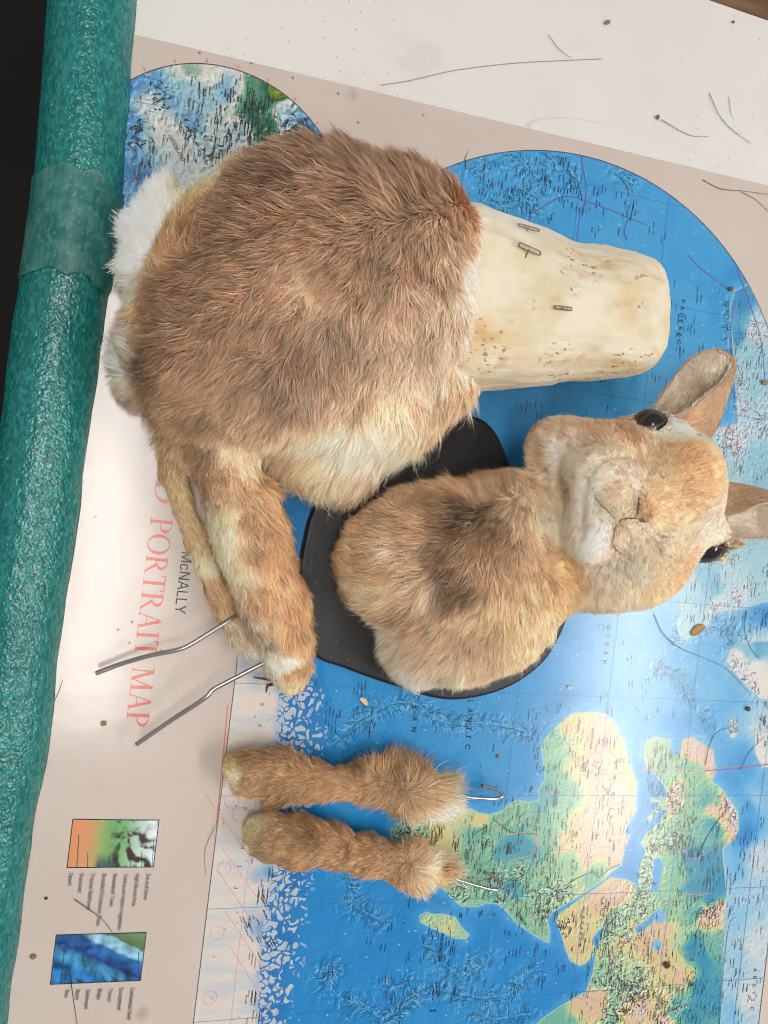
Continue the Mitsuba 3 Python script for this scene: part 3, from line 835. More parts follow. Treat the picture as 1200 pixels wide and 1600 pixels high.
put('world_map__coast_line', flat(on_land.buffer(pxw(1.1)).intersection(panel), ZT - ZI * .8), 'coast_ink_bsdf', kind='stuff')
bord = [[(712, 1345), (714, 1300), (735, 1290)], [(714, 1318), (740, 1318), (742, 1340), (735, 1345)], [(770, 1292), (800, 1302), (836, 1300), (834, 1330), (810, 1342), (790, 1345)], [(835, 1302), (845, 1360), (880, 1320), (900, 1290)], [(868, 1290), (870, 1320), (890, 1330)],
        [(890, 1180), (910, 1182), (925, 1175), (960, 1178)], [(905, 1210), (980, 1208)], [(938, 1205), (945, 1240), (930, 1270), (935, 1300)], [(945, 1258), (985, 1252)], [(918, 1318), (960, 1326), (975, 1330)], [(845, 1240), (900, 1230), (905, 1210)], [(795, 1418), (820, 1417), (840, 1455)],
        [(960, 1125), (945, 1160), (975, 1200)], [(875, 1120), (885, 1160), (900, 1200)], [(780, 1270), (775, 1292)], [(1010, 1165), (1012, 1195)], [(1040, 1205), (1035, 1215)], [(1060, 1200), (1075, 1250), (1060, 1300), (1080, 1340), (1120, 1320)], [(1020, 1330), (1070, 1330)],
        [(985, 1385), (960, 1420)], [(1020, 1420), (1060, 1400), (1110, 1395)], [(1000, 1460), (960, 1480), (965, 1520)], [(1040, 1500), (1010, 1520), (1000, 1545)], [(1120, 1320), (1145, 1305)], [(1000, 1200), (1130, 1200), (1200, 1192)], [(895, 1556), (945, 1568), (940, 1600)]]
bl_ = []
for r in bord:
    c = curve([xy(*q) for q in r], 12 * len(r))
    c = c + (meshkit.noise(np.c_[c * 160, c[:, :1] * 0], 3) - .5)[:, None] * .002
    bl_.append(ink_line(c, pxw(1.2)))
put('world_map__border_lines', flat(shapely.union_all(bl_).intersection(panel), ZT - ZI * .4), 'pink_ink_bsdf', kind='stuff')
purple = [[(828, 335), (880, 308), (925, 318), (975, 338), (1010, 352)], [(1075, 400), (1095, 420), (1140, 455)], [(905, 230), (915, 300), (905, 340), (900, 380)], [(1148, 470), (1142, 500), (1142, 545), (1148, 580)], [(1150, 420), (1185, 520), (1195, 600)],
          [(1100, 1204), (1150, 1200), (1200, 1194)], [(1035, 700), (1045, 640), (1040, 590)]]
put('world_map__route_lines', flat(shapely.union_all([ink_line(curve([xy(*q) for q in r], 40), pxw(1.6)) for r in purple]).intersection(panel), ZT - ZI * .3), 'purple_ink_bsdf', kind='stuff')
rv = [[(900, 1372), (925, 1362), (935, 1370), (950, 1358), (968, 1350)], [(900, 1372), (880, 1385)], [(770, 1280), (800, 1300), (835, 1302)], [(745, 1300), (760, 1290)]]
put('world_map__river_lines', flat(shapely.union_all([ink_line(curve([xy(*q) for q in r], 40), pxw(2.4)) for r in rv]), ZT - ZI * .6), 'green_ink_bsdf', kind='stuff')

# printed relief: ridge strokes of the sea floor and hachures of the mountains
for nm, col in (('sea_relief', (34, 98, 142)), ('sea_light', (110, 182, 216)), ('mountain', (66, 60, 58)), ('snow', (226, 220, 216)), ('violet_rock', (128, 112, 132))):
    scene[nm + '_bsdf'] = {'type': 'twosided', 'bsdf': {'type': 'principled', 'base_color': rgb(*col), **GLOSS}}


def wedge(p, q, w, bend=0.):
    """a short tapering stroke from p to q"""
    p, q = np.asarray(p), np.asarray(q)
    d = q - p
    n_ = np.array([-d[1], d[0]])
    n_ = n_ / (np.linalg.norm(n_) + 1e-12)
    m = (p + q) / 2 + n_ * bend * np.linalg.norm(d)
    return np.array([p + n_ * w * .25, p - n_ * w * .25, m - n_ * w / 2, q, m + n_ * w / 2])


def strokes(key, L, bs, z):
    v, f, n = [], [], 0
    for s in L:
        v.append(s)
        f += [[n, n + 1, n + 2], [n, n + 2, n + 4], [n + 4, n + 2, n + 3]]
        n += 5
    v = np.vstack(v)
    put(key, trimesh.Trimesh(np.c_[v, np.full(len(v), z)], np.array(f), process=False), bs, kind='stuff')


dark, light = [], []
rs = np.random.default_rng(4)
for r in ridges:
    c = curve([xy(*q) for q in r], 90) if len(r) > 2 else np.linspace(xy(*r[0]), xy(*r[1]), 50)
    seg = np.linalg.norm(np.diff(c, axis=0), axis=1).sum()
    tdir = np.gradient(c, axis=0)
    tdir /= np.linalg.norm(tdir, axis=1, keepdims=True)
    nd = np.stack([-tdir[:, 1], tdir[:, 0]], 1)
    for off in (-4, -1.5, 2, 5.5):                        # long wavy lines along the ridge
        o = c + nd * (pxw(off) + (meshkit.fbm(np.c_[c * 190, np.full(len(c), off)], 2, 3) - .5)[:, None] * pxw(9))
        for k in range(0, len(o) - 4, 4):
            if rs.random() < .72:
                (dark if off != 2 else light).append(wedge(o[k], o[k + 4] + rs.normal(0, pxw(.4), 2), pxw(rs.uniform(.9, 1.9))))
    for k in range(int(seg / pxw(1.1))):                  # spurs to both sides
        j = rs.integers(0, len(c))
        s = rs.choice([-1, 1])
        p = c[j] + nd[j] * s * pxw(rs.uniform(0, 9))
        lean = meshkit.noise(np.array([[p[0] * 45, p[1] * 45, 1.]]), 2)[0] - .5
        q = p + nd[j] * s * pxw(rs.uniform(4, 24)) * rs.uniform(.3, 1) + tdir[j] * (lean * pxw(30) + rs.normal(0, pxw(1.5)))
        (dark if rs.random() < .6 else light).append(wedge(p, q, pxw(rs.uniform(.7, 1.7)), lean * .6))
for k in range(260):                                      # short ticks where the shelf falls off
    j = rs.integers(0, len(coast))
    p = coast[j] + rs.normal(0, pxw(3), 2)
    dark.append(wedge(p, p + rs.normal(0, pxw(4), 2), pxw(.9)))
insea = lambda L: [s for s in L if panel.contains(Point(s[3])) and not all_land.contains(Point(s[2])) and s[3][0] > X_L + .05]  # noqa: E731
strokes('world_map__sea_floor_strokes', insea(dark), 'sea_relief_bsdf', ZT - ZI * .9)
strokes('world_map__sea_floor_lights', insea(light), 'sea_light_bsdf', ZT - ZI * .85)
md, ml, mv = [], [], []
for src, cold_ in ((landv, False), (coldv, True)):
    for px, py, tn, rl in src:
        if rl < .55:
            continue
        c0 = np.array(xy(px, py))
        th0 = rs.uniform(0, math.pi)
        for k in range(int(12 + 44 * rl)):
            p = c0 + rs.normal(0, pxw(7.5 + 2.5 * rl), 2)
            th = math.pi * 2 * meshkit.noise(np.array([[p[0] * 130, p[1] * 130, 2.]]), 6)[0] + rs.normal(0, .35)
            d = np.array([math.cos(th), math.sin(th)]) * pxw(rs.uniform(3, 9))
            u_ = rs.random()
            if not all_land.contains(Point(p)):
                continue
            if u_ < .5:
                (mv if cold_ else md).append(wedge(p, p + d * 1.2, pxw(rs.uniform(1.2, 3.0)), rs.normal(0, .2)))
            elif u_ < .85:
                ml.append(wedge(p, p + d, pxw(rs.uniform(1.0, 2.2)), rs.normal(0, .2)))
            else:
                (md if not cold_ else mv).append(wedge(p, p + d * .6, pxw(.9), rs.normal(0, .2)))
strokes('world_map__mountain_strokes', md, 'mountain_bsdf', ZT - ZI * .7)
strokes('world_map__mountain_lights', ml, 'snow_bsdf', ZT - ZI * .75)
strokes('world_map__rock_strokes', mv, 'violet_rock_bsdf', ZT - ZI * .65)
# the inset's own relief
pd = []
for px, py, rl in polr:
    if rl < .55:
        continue
    for k in range(int(26 * rl)):
        p = np.array(xy(px, py)) + rs.normal(0, pxw(9), 2)
        th = math.pi * 2 * meshkit.noise(np.array([[p[0] * 110, p[1] * 110, 5.]]), 6)[0] + rs.normal(0, .3)
        d = np.array([math.cos(th), math.sin(th)]) * pxw(rs.uniform(4, 13))
        if inset.contains(Point(p)) and inset.contains(Point(p + d)):
            pd.append(wedge(p, p + d, pxw(rs.uniform(1.2, 3)), rs.normal(0, .2)))
strokes('world_map__inset_strokes', pd, 'mountain_bsdf', ZT - ZI * .7)

# the tiny place names: rows of marks too small to read
marks = []


def greek(px, py, n, h=2.3, ang=0.):
    """n letter-sized marks running down the picture along the map's lettering direction"""
    o = np.array(xy(px, py))
    a = -math.pi / 2 + ang
    d, q = np.array([math.cos(a), math.sin(a)]), np.array([-math.sin(a), math.cos(a)])
    s = 0.
    for _ in range(n):
        w = rngm.uniform(.9, 1.7) * h / 2.3
        hh = h * rngm.choice([.7, .7, 1.0])
        p0 = o + d * pxw(s)
        pts = [p0, p0 + d * pxw(w), p0 + d * pxw(w) + q * pxw(hh), p0 + q * pxw(hh)]
        marks.append(pts)
        s += w + .55


def names_in(px_poly, count, lo=4, hi=11, h=1.95, cluster=.5, ang=0.0):
    g = Polygon(px_poly)
    x0, y0, x1, y1 = g.bounds
    k = 0
    last = None
    while k < count:
        if last is not None and rngm.random() < cluster:
            p = (last[0] + rngm.uniform(4, 7) * rngm.choice([-1, 1]), last[1] + rngm.normal(0, 6))
        else:
            p = (rngm.uniform(x0, x1), rngm.uniform(y0, y1))
        last = None
        if g.contains(Point(p)):
            greek(p[0], p[1], int(rngm.integers(lo, hi)), h * rngm.uniform(.8, 1.15), ang + rngm.normal(0, .008))
            last = p
            k += 1


Pq = lambda *a: [(a[i], a[i + 1]) for i in range(0, len(a), 2)]  # noqa: E731
names_in(Pq(700, 1275, 850, 1255, 900, 1380, 720, 1400), 192)
names_in(Pq(850, 1130, 980, 1140, 990, 1300, 930, 1370, 850, 1330), 192)
names_in(Pq(620, 1285, 700, 1280, 690, 1320, 630, 1310), 41)
names_in(Pq(780, 1385, 900, 1400, 850, 1465, 800, 1430), 48)
names_in(Pq(870, 1430, 985, 1385, 930, 1490, 900, 1500), 64)
names_in(Pq(1010, 1150, 1080, 1180, 1100, 1340, 1010, 1330), 304, 3, 9, 1.9)
names_in(Pq(1060, 1300, 1130, 1320, 1125, 1460, 1040, 1440), 128)
names_in(Pq(1040, 1440, 1130, 1460, 1120, 1600, 1030, 1600), 112)
names_in(Pq(930, 1440, 1040, 1400, 1040, 1600, 900, 1600), 192)
names_in(Pq(1120, 1250, 1200, 1250, 1185, 1600, 1120, 1600), 120)
names_in(Pq(1060, 870, 1200, 850, 1200, 1000, 1070, 980), 144, 3, 10)
names_in(Pq(1100, 700, 1200, 640, 1200, 750, 1130, 760), 64, 3, 8, 1.9)
names_in(Pq(1145, 460, 1200, 520, 1200, 650, 1150, 640), 64, 3, 8)
names_in(Pq(1180, 1090, 1200, 1090, 1200, 1160, 1180, 1160), 35, 3, 9)
names_in(Pq(720, 250, 900, 240, 1000, 300, 1050, 380, 900, 370, 760, 330), 152, 3, 9, 2.1, .7)
names_in(Pq(800, 620, 1010, 560, 1080, 640, 830, 680), 25)
names_in(Pq(1040, 430, 1130, 430, 1140, 560, 1050, 560), 28)
names_in(Pq(920, 970, 1060, 1000, 1100, 1200, 940, 1120), 48, 3, 8, 1.9)
names_in(Pq(700, 1100, 850, 1080, 840, 1240, 760, 1240), 22)
names_in(Pq(640, 1400, 870, 1480, 900, 1600, 600, 1600), 60)
names_in(Pq(500, 1400, 640, 1400, 640, 1600, 480, 1600), 18)
names_in(Pq(490, 1060, 620, 1060, 580, 1160, 500, 1160), 35)
names_in(Pq(400, 1200, 440, 1200, 420, 1600, 380, 1600), 41, 5, 14)
names_in(Pq(350, 1450, 420, 1380, 430, 1480, 370, 1500), 19, 5, 12, 2.2, .6, .5)
names_in(Pq(215, 180, 290, 160, 300, 250, 215, 260), 38, 4, 10)
names_in(Pq(290, 115, 380, 115, 400, 230, 290, 240), 96, 3, 9, 2.3, .6)
names_in(Pq(380, 130, 440, 150, 440, 230, 370, 240), 64, 5, 14, 2.0, .7)
names_in(Pq(330, 210, 400, 215, 400, 250, 330, 250), 28, 5, 10, 2.1, .8)
for px, py in ((870, 1115), (846, 1175), (850, 1210), (835, 1240), (790, 1262), (700, 1270), (640, 1282)):
    for k in range(9):
        greek(px - 22 + rngm.uniform(0, 18) + k * 3, py - 12 + rngm.uniform(-6, 6), int(rngm.integers(3, 6)), 1.8)
for px, py in ((715, 1415), (760, 1415), (800, 1445), (840, 1470), (690, 1440), (670, 1450), (880, 1500), (930, 1500), (905, 1545)):
    for k in range(5):
        greek(px + rngm.uniform(-16, 16), py + rngm.uniform(2, 14), int(rngm.integers(4, 9)), 1.9)
q = np.array(marks)
nq = len(q)
v = np.c_[q.reshape(-1, 2), np.full(nq * 4, ZT)]
i = np.arange(nq)[:, None] * 4
f = np.vstack([i + [0, 1, 2], i + [0, 2, 3]])
put('world_map__place_name_marks', trimesh.Trimesh(v, f, process=False), 'ink_bsdf', kind='stuff')

TEXT = {}


def glyph(s):
    if s not in TEXT:
        m = meshkit.text_mesh(s, 1.0, .02)
        top = m.face_normals[:, 2] > .5
        m = trimesh.Trimesh(m.vertices, m.faces[top], process=False)
        m.remove_unreferenced_vertices()
        TEXT[s] = m
    return TEXT[s].copy()


def lettering(s, px, py, h, ang=0., squeeze=1.0):
    m = glyph(s)
    v = np.asarray(m.vertices) * [pxw(h) * squeeze, pxw(h), 0]
    a = -math.pi / 2 + ang
    R = np.array([[math.cos(a), -math.sin(a)], [math.sin(a), math.cos(a)]])
    v[:, :2] = v[:, :2] @ R.T + xy(px, py)
    v[:, 2] = ZT + ZI
    return trimesh.Trimesh(v, m.faces, process=False)


def spread(word, a, b, h):
    """letters of a word set apart from the point a to the point b"""
    out = []
    for k, ch in enumerate(word):
        if ch == ' ':
            continue
        t = k / max(len(word) - 1, 1)
        out.append(lettering(ch, a[0] + t * (b[0] - a[0]), a[1] + t * (b[1] - a[1]), h))
    return out


for wd, a, b, h in (('PACIFIC', (1064, 467), (1057, 531), 6), ('OCEAN', (648, 1068), (643, 1135), 6.5), ('ATLANTIC', (733, 1064), (727, 1162), 6.5), ('OCEAN', (948, 976), (942, 1030), 6), ('ARCTIC', (1177, 1512), (1172, 1572), 5.5),
                    ('INDIAN', (672, 1576), (655, 1690), 7), ('AFRICA', (958, 1188), (950, 1310), 5), ('SUDAN', (893, 1342), (890, 1382), 4.5), ('ARABIA', (908, 1430), (903, 1473), 4.5), ('SAUDI', (940, 1400), (937, 1435), 4), ('CHAD', (892, 1296), (891, 1312), 4),
                    ('SIBERIA', (1082, 1458), (1076, 1575), 4), ('IRAN', (969, 1462), (966, 1485), 4), ('ARCTIC', (386, 266), (384, 300), 5)):
    put('world_map__place_name', trimesh.util.concatenate(spread(wd, a, b, h * 1.3)), 'name_ink_bsdf')
for wd, px, py, h, an in (('MADAGASCAR', 689, 1457, 5, .0), ('SOMALIA', 806, 1427, 4.6, .75), ('ZAIRE', 792, 1314, 5.2, 0), ('ZAMBIA', 729, 1325, 5, 0), ('ANGOLA', 754, 1286, 4.5, 0), ('SOUTH', 636, 1293, 4.5, 0), ('NIGERIA', 866, 1234, 4.5, 0), ('MAURITANIA', 924, 1136, 4.2, 0),
                          ('ALGERIA', 962, 1186, 3.2, 0), ('EGYPT', 950, 1338, 4, 0), ('GABON', 808, 1257, 4, 0), ('CAMEROON', 841, 1257, 4, 0), ('SPAIN', 1022, 1168, 4, 0), ('FINLAND', 1120, 1290, 4, 0), ('SENEGAL', 903, 1122, 4, 0), ('GREENLAND', 262, 212, 5, .62)):
    put('world_map__place_name', lettering(wd, px, py, h * 1.15, an, .85), 'name_ink_bsdf')
put('world_map__publisher_name', lettering('RAND McNALLY', 292, 797, 15.5, .0, .92), 'ink_bsdf')


# the title in a red serif face
def bar(x0, x1, y0=0., y1=1.):
    return sbox(x0, y0, x1, y1)


def stroke(a, b, w):
    (x0, y0), (x1, y1) = a, b
    return Polygon([(x0 - w / 2, y0), (x0 + w / 2, y0), (x1 + w / 2, y1), (x1 - w / 2, y1)])


def serif(x, y, w=.22, h=.035):
    return sbox(x - w / 2, y, x + w / 2, y + h)


def oval(cx, cy, rx, ry):
    return affinity.scale(Point(cx, cy).buffer(1, 24), rx, ry)


TH, TN = .125, .042
half_bowl = lambda x, y0, y1, w: oval(x, (y0 + y1) / 2, w, (y1 - y0) / 2).difference(oval(x, (y0 + y1) / 2, w - TH * .95, (y1 - y0) / 2 - TN)).intersection(sbox(x, y0, x + w, y1))  # noqa: E731
GL = {
    'P': (.62, [bar(.10, .10 + TH), serif(.16, 0, .26), serif(.12, .965, .2), half_bowl(.27, .44, 1.0, .33), sbox(.2, .965, .28, 1), sbox(.2, .44, .28, .48)]),
    'R': (.74, [bar(.10, .10 + TH), serif(.16, 0, .26), serif(.12, .965, .2), half_bowl(.26, .47, 1.0, .31), sbox(.2, .965, .28, 1), sbox(.2, .47, .28, .51), stroke((.66, 0), (.36, .49), TH), serif(.70, 0, .14)]),
    'O': (.86, [oval(.43, .5, .40, .515).difference(oval(.43, .5, .40 - TH, .515 - TN))]),
    'T': (.70, [bar(.29, .29 + TH), serif(.35, 0, .27), sbox(.04, .955, .66, 1), sbox(.04, .80, .075, 1), sbox(.625, .80, .66, 1)]),
    'A': (.78, [stroke((.12, 0), (.37, 1), TN), stroke((.64, 0), (.39, 1), TH), sbox(.2, .33, .56, .37), serif(.12, 0, .2), serif(.64, 0, .25)]),
    'I': (.36, [bar(.12, .12 + TH), serif(.18, 0, .27), serif(.18, .965, .27)]),
    'M': (.98, [stroke((.14, 0), (.17, 1), TN), stroke((.48, 0), (.19, 1), TH), stroke((.48, 0), (.80, 1), TN), stroke((.83, 0), (.80, 1), TH), serif(.14, 0, .2), serif(.84, 0, .26), serif(.14, .965, .2), serif(.84, .965, .18)]),
    'W': (1.02, [stroke((.30, 0), (.12, 1), TH), stroke((.30, 0), (.50, 1), TN), stroke((.70, 0), (.50, 1), TH), stroke((.70, 0), (.90, 1), TN), serif(.12, .965, .24), serif(.5, .965, .2), serif(.90, .965, .2)]),
    'L': (.62, [bar(.10, .10 + TH), serif(.16, .965, .26), sbox(.06, 0, .56, .04), sbox(.525, 0, .56, .2)]),
    'D': (.80, [bar(.10, .10 + TH), half_bowl(.28, 0, 1.0, .46), sbox(.04, .965, .3, 1), sbox(.04, 0, .3, .04)]),
}


def title(text, px, py, h, total):
    adv = sum(.36 if c == ' ' else GL[c][0] for c in text)
    x, out = 0., []
    for c in text:
        if c == ' ':
            x += .36
            continue
        out.append(affinity.translate(shapely.union_all(GL[c][1]), x, 0))
        x += GL[c][0]
    g = shapely.union_all(out)
    g = affinity.scale(g, total / adv, h, origin=(0, 0))
    g = affinity.rotate(g, -90, origin=(0, 0))
    o = xy(px, py)
    return affinity.translate(g, *o)


ttl = []
for wd, p0_, p1_ in (('WORLD', (263, 588), (242, 788)), ('PORTRAIT MAP', (236, 807), (196.5, 1135))):
    ttl.append(title(wd, *p0_, pxw(31), abs(xy(*p1_)[1] - xy(*p0_)[1])))
put('world_map__title', flat(shapely.union_all(ttl), ZT), 'red_ink_bsdf', label='large red serif lettering of the title')
small = [('Ice and Snow', 229, 1364, ), ('High Barren Area', 212, 1364), ('Tundra and Alpine Vegetation', 194, 1364), ('Needleleaf Trees', 177, 1364), ('Broadleaf Deciduous Trees', 160, 1364), ('Tropical Rainforest', 142, 1364), ('Grassland', 125, 1363), ('Desert', 108, 1363)]
small2 = [('Continental Shelf', 204, 1542), ('Escarpment', 187, 1542), ('Trench', 170, 1543), ('Ridge', 153, 1544), ('Seamount', 135, 1545), ('Basin', 119, 1545), ('Rise', 102, 1545)]
for s, x, y in small + small2:
    put('world_map__legend_word', lettering(s, x, y, 6.0, 0, .72), 'ink_bsdf')
cfr = shapely.union_all([ink_line([xy(356, 1102), xy(338, 1290)], pxw(1.4))])
put('world_map__fine_print', flat(cfr, ZT), 'red_ink_bsdf')
rose = []
for px, py in ((374, 1272), (350, 1356), (339, 1457), (328, 1558), (362, 1252)):
    c = xy(px, py)
    for k in range(14):
        a = k * 2 * math.pi / 14
        d = np.array([math.cos(a), math.sin(a)])
        rose.append(ink_line([c + d * pxw(9), c + d * pxw(11.5)], pxw(1.6)))
    rose.append(ink_line([c, c + np.array([pxw(5), 0])], pxw(1)))
rose += [ink_line([xy(330 + 10 * k, 1300 + 60 * k), xy(400 + 8 * k, 1400 + 60 * k)], pxw(.8)) for k in range(-1, 4)] + [ink_line([xy(400, 1240), xy(360, 1600)], pxw(.8))]
put('world_map__compass_marks', flat(shapely.union_all(rose), ZT), 'pink_ink_bsdf', kind='stuff')
for ch, px, py in zip('EFGHIJ', (406, 402, 380, 376, 371, 366), (1098, 1131, 1259, 1320, 1351, 1384)):
    put('world_map__zone_letter', lettering(ch, px, py, 6), 'ink_bsdf')

# ticks round the two circles
tick = [ink_line([cA + rA * np.array([math.cos(a), math.sin(a)]) * s for s in (1.012, 1.04)], pxw(3)) for a in np.radians(np.arange(35, 150, 13))]
put('world_map__edge_ticks', flat(shapely.union_all(tick), ZT), 'pink_ink_bsdf')


# the two legend pictures
def legend_land(p, n, uv):
    s, a = relief(p, 130, .45, .3)
    c = pal(uv.x + .10 * (fbm(p.x * 200, p.y * 200, 0, 3) - .5), [(0, (226, 150, 104)), (.2, (222, 158, 112)), (.36, (150, 182, 110)), (.5, (104, 160, 104)), (.62, (120, 168, 112)), (.78, (170, 196, 180)), (1, (218, 226, 230))])
    k = smoothstep(.42, .6, uv.x)
    c = c * dr.clip(1 + k * 1.3 * s, .2, 1.3)
    c = mix(c, lin(56, 84, 108), smoothstep(.35, .05, uv.y) * smoothstep(.28, .36, uv.x) * smoothstep(.62, .5, uv.x) * .8)
    return mix(c, lin(74, 50, 52), dr.clip(k * (-s - .15) * 2.5, 0, .85))


def legend_sea(p, n, uv):
    s, a = relief(p, 120, .45, .3)
    w = .08 * (fbm(p.x * 260, p.y * 260, 0, 3) - .5)
    t = uv.x * .62 + uv.y * .75 + w                            # grows towards the land corner
    c = pal(t, [(0, (52, 132, 186)), (.35, (40, 112, 178)), (.5, (70, 150, 190)), (.66, (34, 62, 128)), (.72, (40, 92, 160)), (.88, (52, 116, 180)), (.92, (140, 196, 216)), (1.06, (146, 200, 216)), (1.10, (92, 124, 84)), (1.4, (128, 160, 110))])
    return c * dr.clip(1 + smoothstep(.95, .4, dr.abs(t - .55) * 1.4) * s * .8, .4, 1.5)


scene['legend_land_bsdf'] = P2(legend_land, GLOSS['roughness'], GLOSS['specular'])
scene['legend_sea_bsdf'] = P2(legend_sea, GLOSS['roughness'], GLOSS['specular'])
for nm, q, bs, lab in (('legend_picture', [(118, 1278), (248, 1282), (240, 1355), (101, 1354)], 'legend_land_bsdf', 'picture of orange, green and snowy land'), ('legend_picture', [(88, 1459), (228, 1457), (220, 1532), (79, 1536)], 'legend_sea_bsdf', 'picture of a blue sea floor')):
    c = np.array([xy(*p) for p in q])
    x0, x1, y0, y1 = np.mean(c[[0, 3], 0]), np.mean(c[[1, 2], 0]), np.mean(c[[2, 3], 1]), np.mean(c[[0, 1], 1])
    m = fine_sheet(sbox(x0, y0, x1, y1), Z0 + 2 * ZI, .003)
    v = np.asarray(m.vertices)
    key = put('world_map__' + nm, m, bs, True, label=lab, uv=np.c_[(v[:, 0] - x0) / (x1 - x0), (v[:, 1] - y0) / (y1 - y0)])
    ln = sbox(x0, y0, x1, y1).buffer(pxw(.5), join_style=2).difference(sbox(x0, y0, x1, y1).buffer(-pxw(.7), join_style=2))
    ptr = [ink_line([(x0 + (x1 - x0) * (.11 + .125 * k), y0), (x0 + (x1 - x0) * (.11 + .125 * k - (0.02 if bs == 'legend_land_bsdf' else .05 * (k % 3))), y0 + (y1 - y0) * hh)], pxw(.9)) for k, hh in enumerate((.7, .3, .12, .25, .1, .15, .35, .6))]
    put(key + '__outline', flat(shapely.union_all([ln, *ptr]), ZT), 'ink_bsdf')

# ================================================================== black oval base
base_px = [(742, 651), (775, 675), (800, 730), (835, 800), (872, 880), (887, 945), (880, 985), (850, 1035), (800, 1072), (740, 1091), (685, 1092), (610, 1070), (540, 1045), (490, 1022), (474, 960), (468, 900), (474, 850), (492, 790), (540, 735), (610, 690), (690, 655)]
bp = closed_curve([xy(*q, .007) for q in base_px], 160)
rings, H = [], .0075
for inset_, z in ((.0, .0006), (.0, H - .0022), (.0007, H - .0008), (.0024, H)):
    c = bp.mean(0)
    d = bp - c
    rings.append(np.c_[c + d * (1 - inset_ / np.linalg.norm(d, axis=1, keepdims=True)), np.full(len(bp), z)])
n = len(bp)
v = np.vstack([*rings, [[*bp.mean(0), H]], [[*bp.mean(0), .0006]]])
f = []
for i in range(3):
    for j in range(n):
        k = (j + 1) % n
        f += [[i * n + j, i * n + k, (i + 1) * n + k], [i * n + j, (i + 1) * n + k, (i + 1) * n + j]]
for j in range(n):
    k = (j + 1) % n
    f += [[3 * n + j, 3 * n + k, 4 * n], [k, j, 4 * n + 1]]
base = trimesh.Trimesh(v, np.array(f), process=False)
trimesh.repair.fix_normals(base)


def black_c(p, n, uv):
    d, e, w = voronoi(p.x * 160, p.y * 160)
    c = mix(lin(20, 18, 18), lin(32, 29, 29), fbm(p.x * 120, p.y * 120, 0, 3))
    return mix(c, lin(170, 160, 150), smoothstep(.08, .03, d) * smoothstep(.9, .95, w) * .6)


scene['black_bsdf'] = {'type': 'twosided', 'bsdf': {'type': 'bumpmap', 'scale': 1.0, 'nested_texture': mikit.proc(lambda p, n, uv: .00012 * fbm(p.x * 1600, p.y * 1600, 0, 2), .0003),
                       'bsdf': {'type': 'principled', 'base_color': mikit.proc(black_c), 'roughness': .42, 'specular': .5}}}
put('oval_base', base, 'black_bsdf', 40, 'black oval board lying on the blue ocean under the rabbit bust', 'board')

# ================================================================== hindquarters on the foam form
BR = (150, 116, 84)
body = [ell(470, 470, .040, 232, 215, .052, 10, .02), ell(420, 520, .045, 185, 175, .055, 0, .02), ell(560, 430, .045, 170, 165, .054, 0, .02), ell(630, 460, .043, 120, 160, .048, 0, .02),
        ell(330, 560, .040, 105, 120, .045, 0, .02), ell(560, 610, .032, 140, 110, .036, -25, .02), ell(500, 690, .022, 90, 60, .024, 25, .015), ell(690, 560, .034, 62, 75, .032, 0, .015)]
body += chain([(345, 640, .042, 56), (354, 735, .042, 36), (382, 809, .040, 42), (395, 852, .038, 42), (411, 905, .034, 37), (429, 948, .030, 38), (445, 995, .025, 27), (451, 1032, .020, 24), (455, 1060, .014, 19)], .012)
body += [cap((395, 768, .044, 22), (414, 770, .048, 13), .005), bl(300, 690, .03, 38, .01)]
body += chain([(285, 690, .026, 30), (272, 738, .018, 17), (286, 795, .014, 11), (306, 838, .012, 13), (322, 882, .011, 11), (340, 920, .010, 14), (354, 957, .008, 10), (372, 980, .009, 13), (392, 1006, .009, 13)], .003)
body += chain([(262, 470, .030, 36), (224, 412, .026, 22), (232, 362, .024, 27), (250, 315, .022, 26), (262, 284, .020, 13)], .008)
body += [cap((225, 530, .016, 26), (215, 600, .014, 24), .012)]


THIGH = at(330, 720, .03)[1]


def lumps(P):
    return (meshkit.fbm(P * 24, 3, 3) - .5) * -.017 * np.clip((P[:, 1] - THIGH - .01) / .04, .0, 1)


body_m = blob_mesh(body, .0022, floor=.0008, disp=lumps)
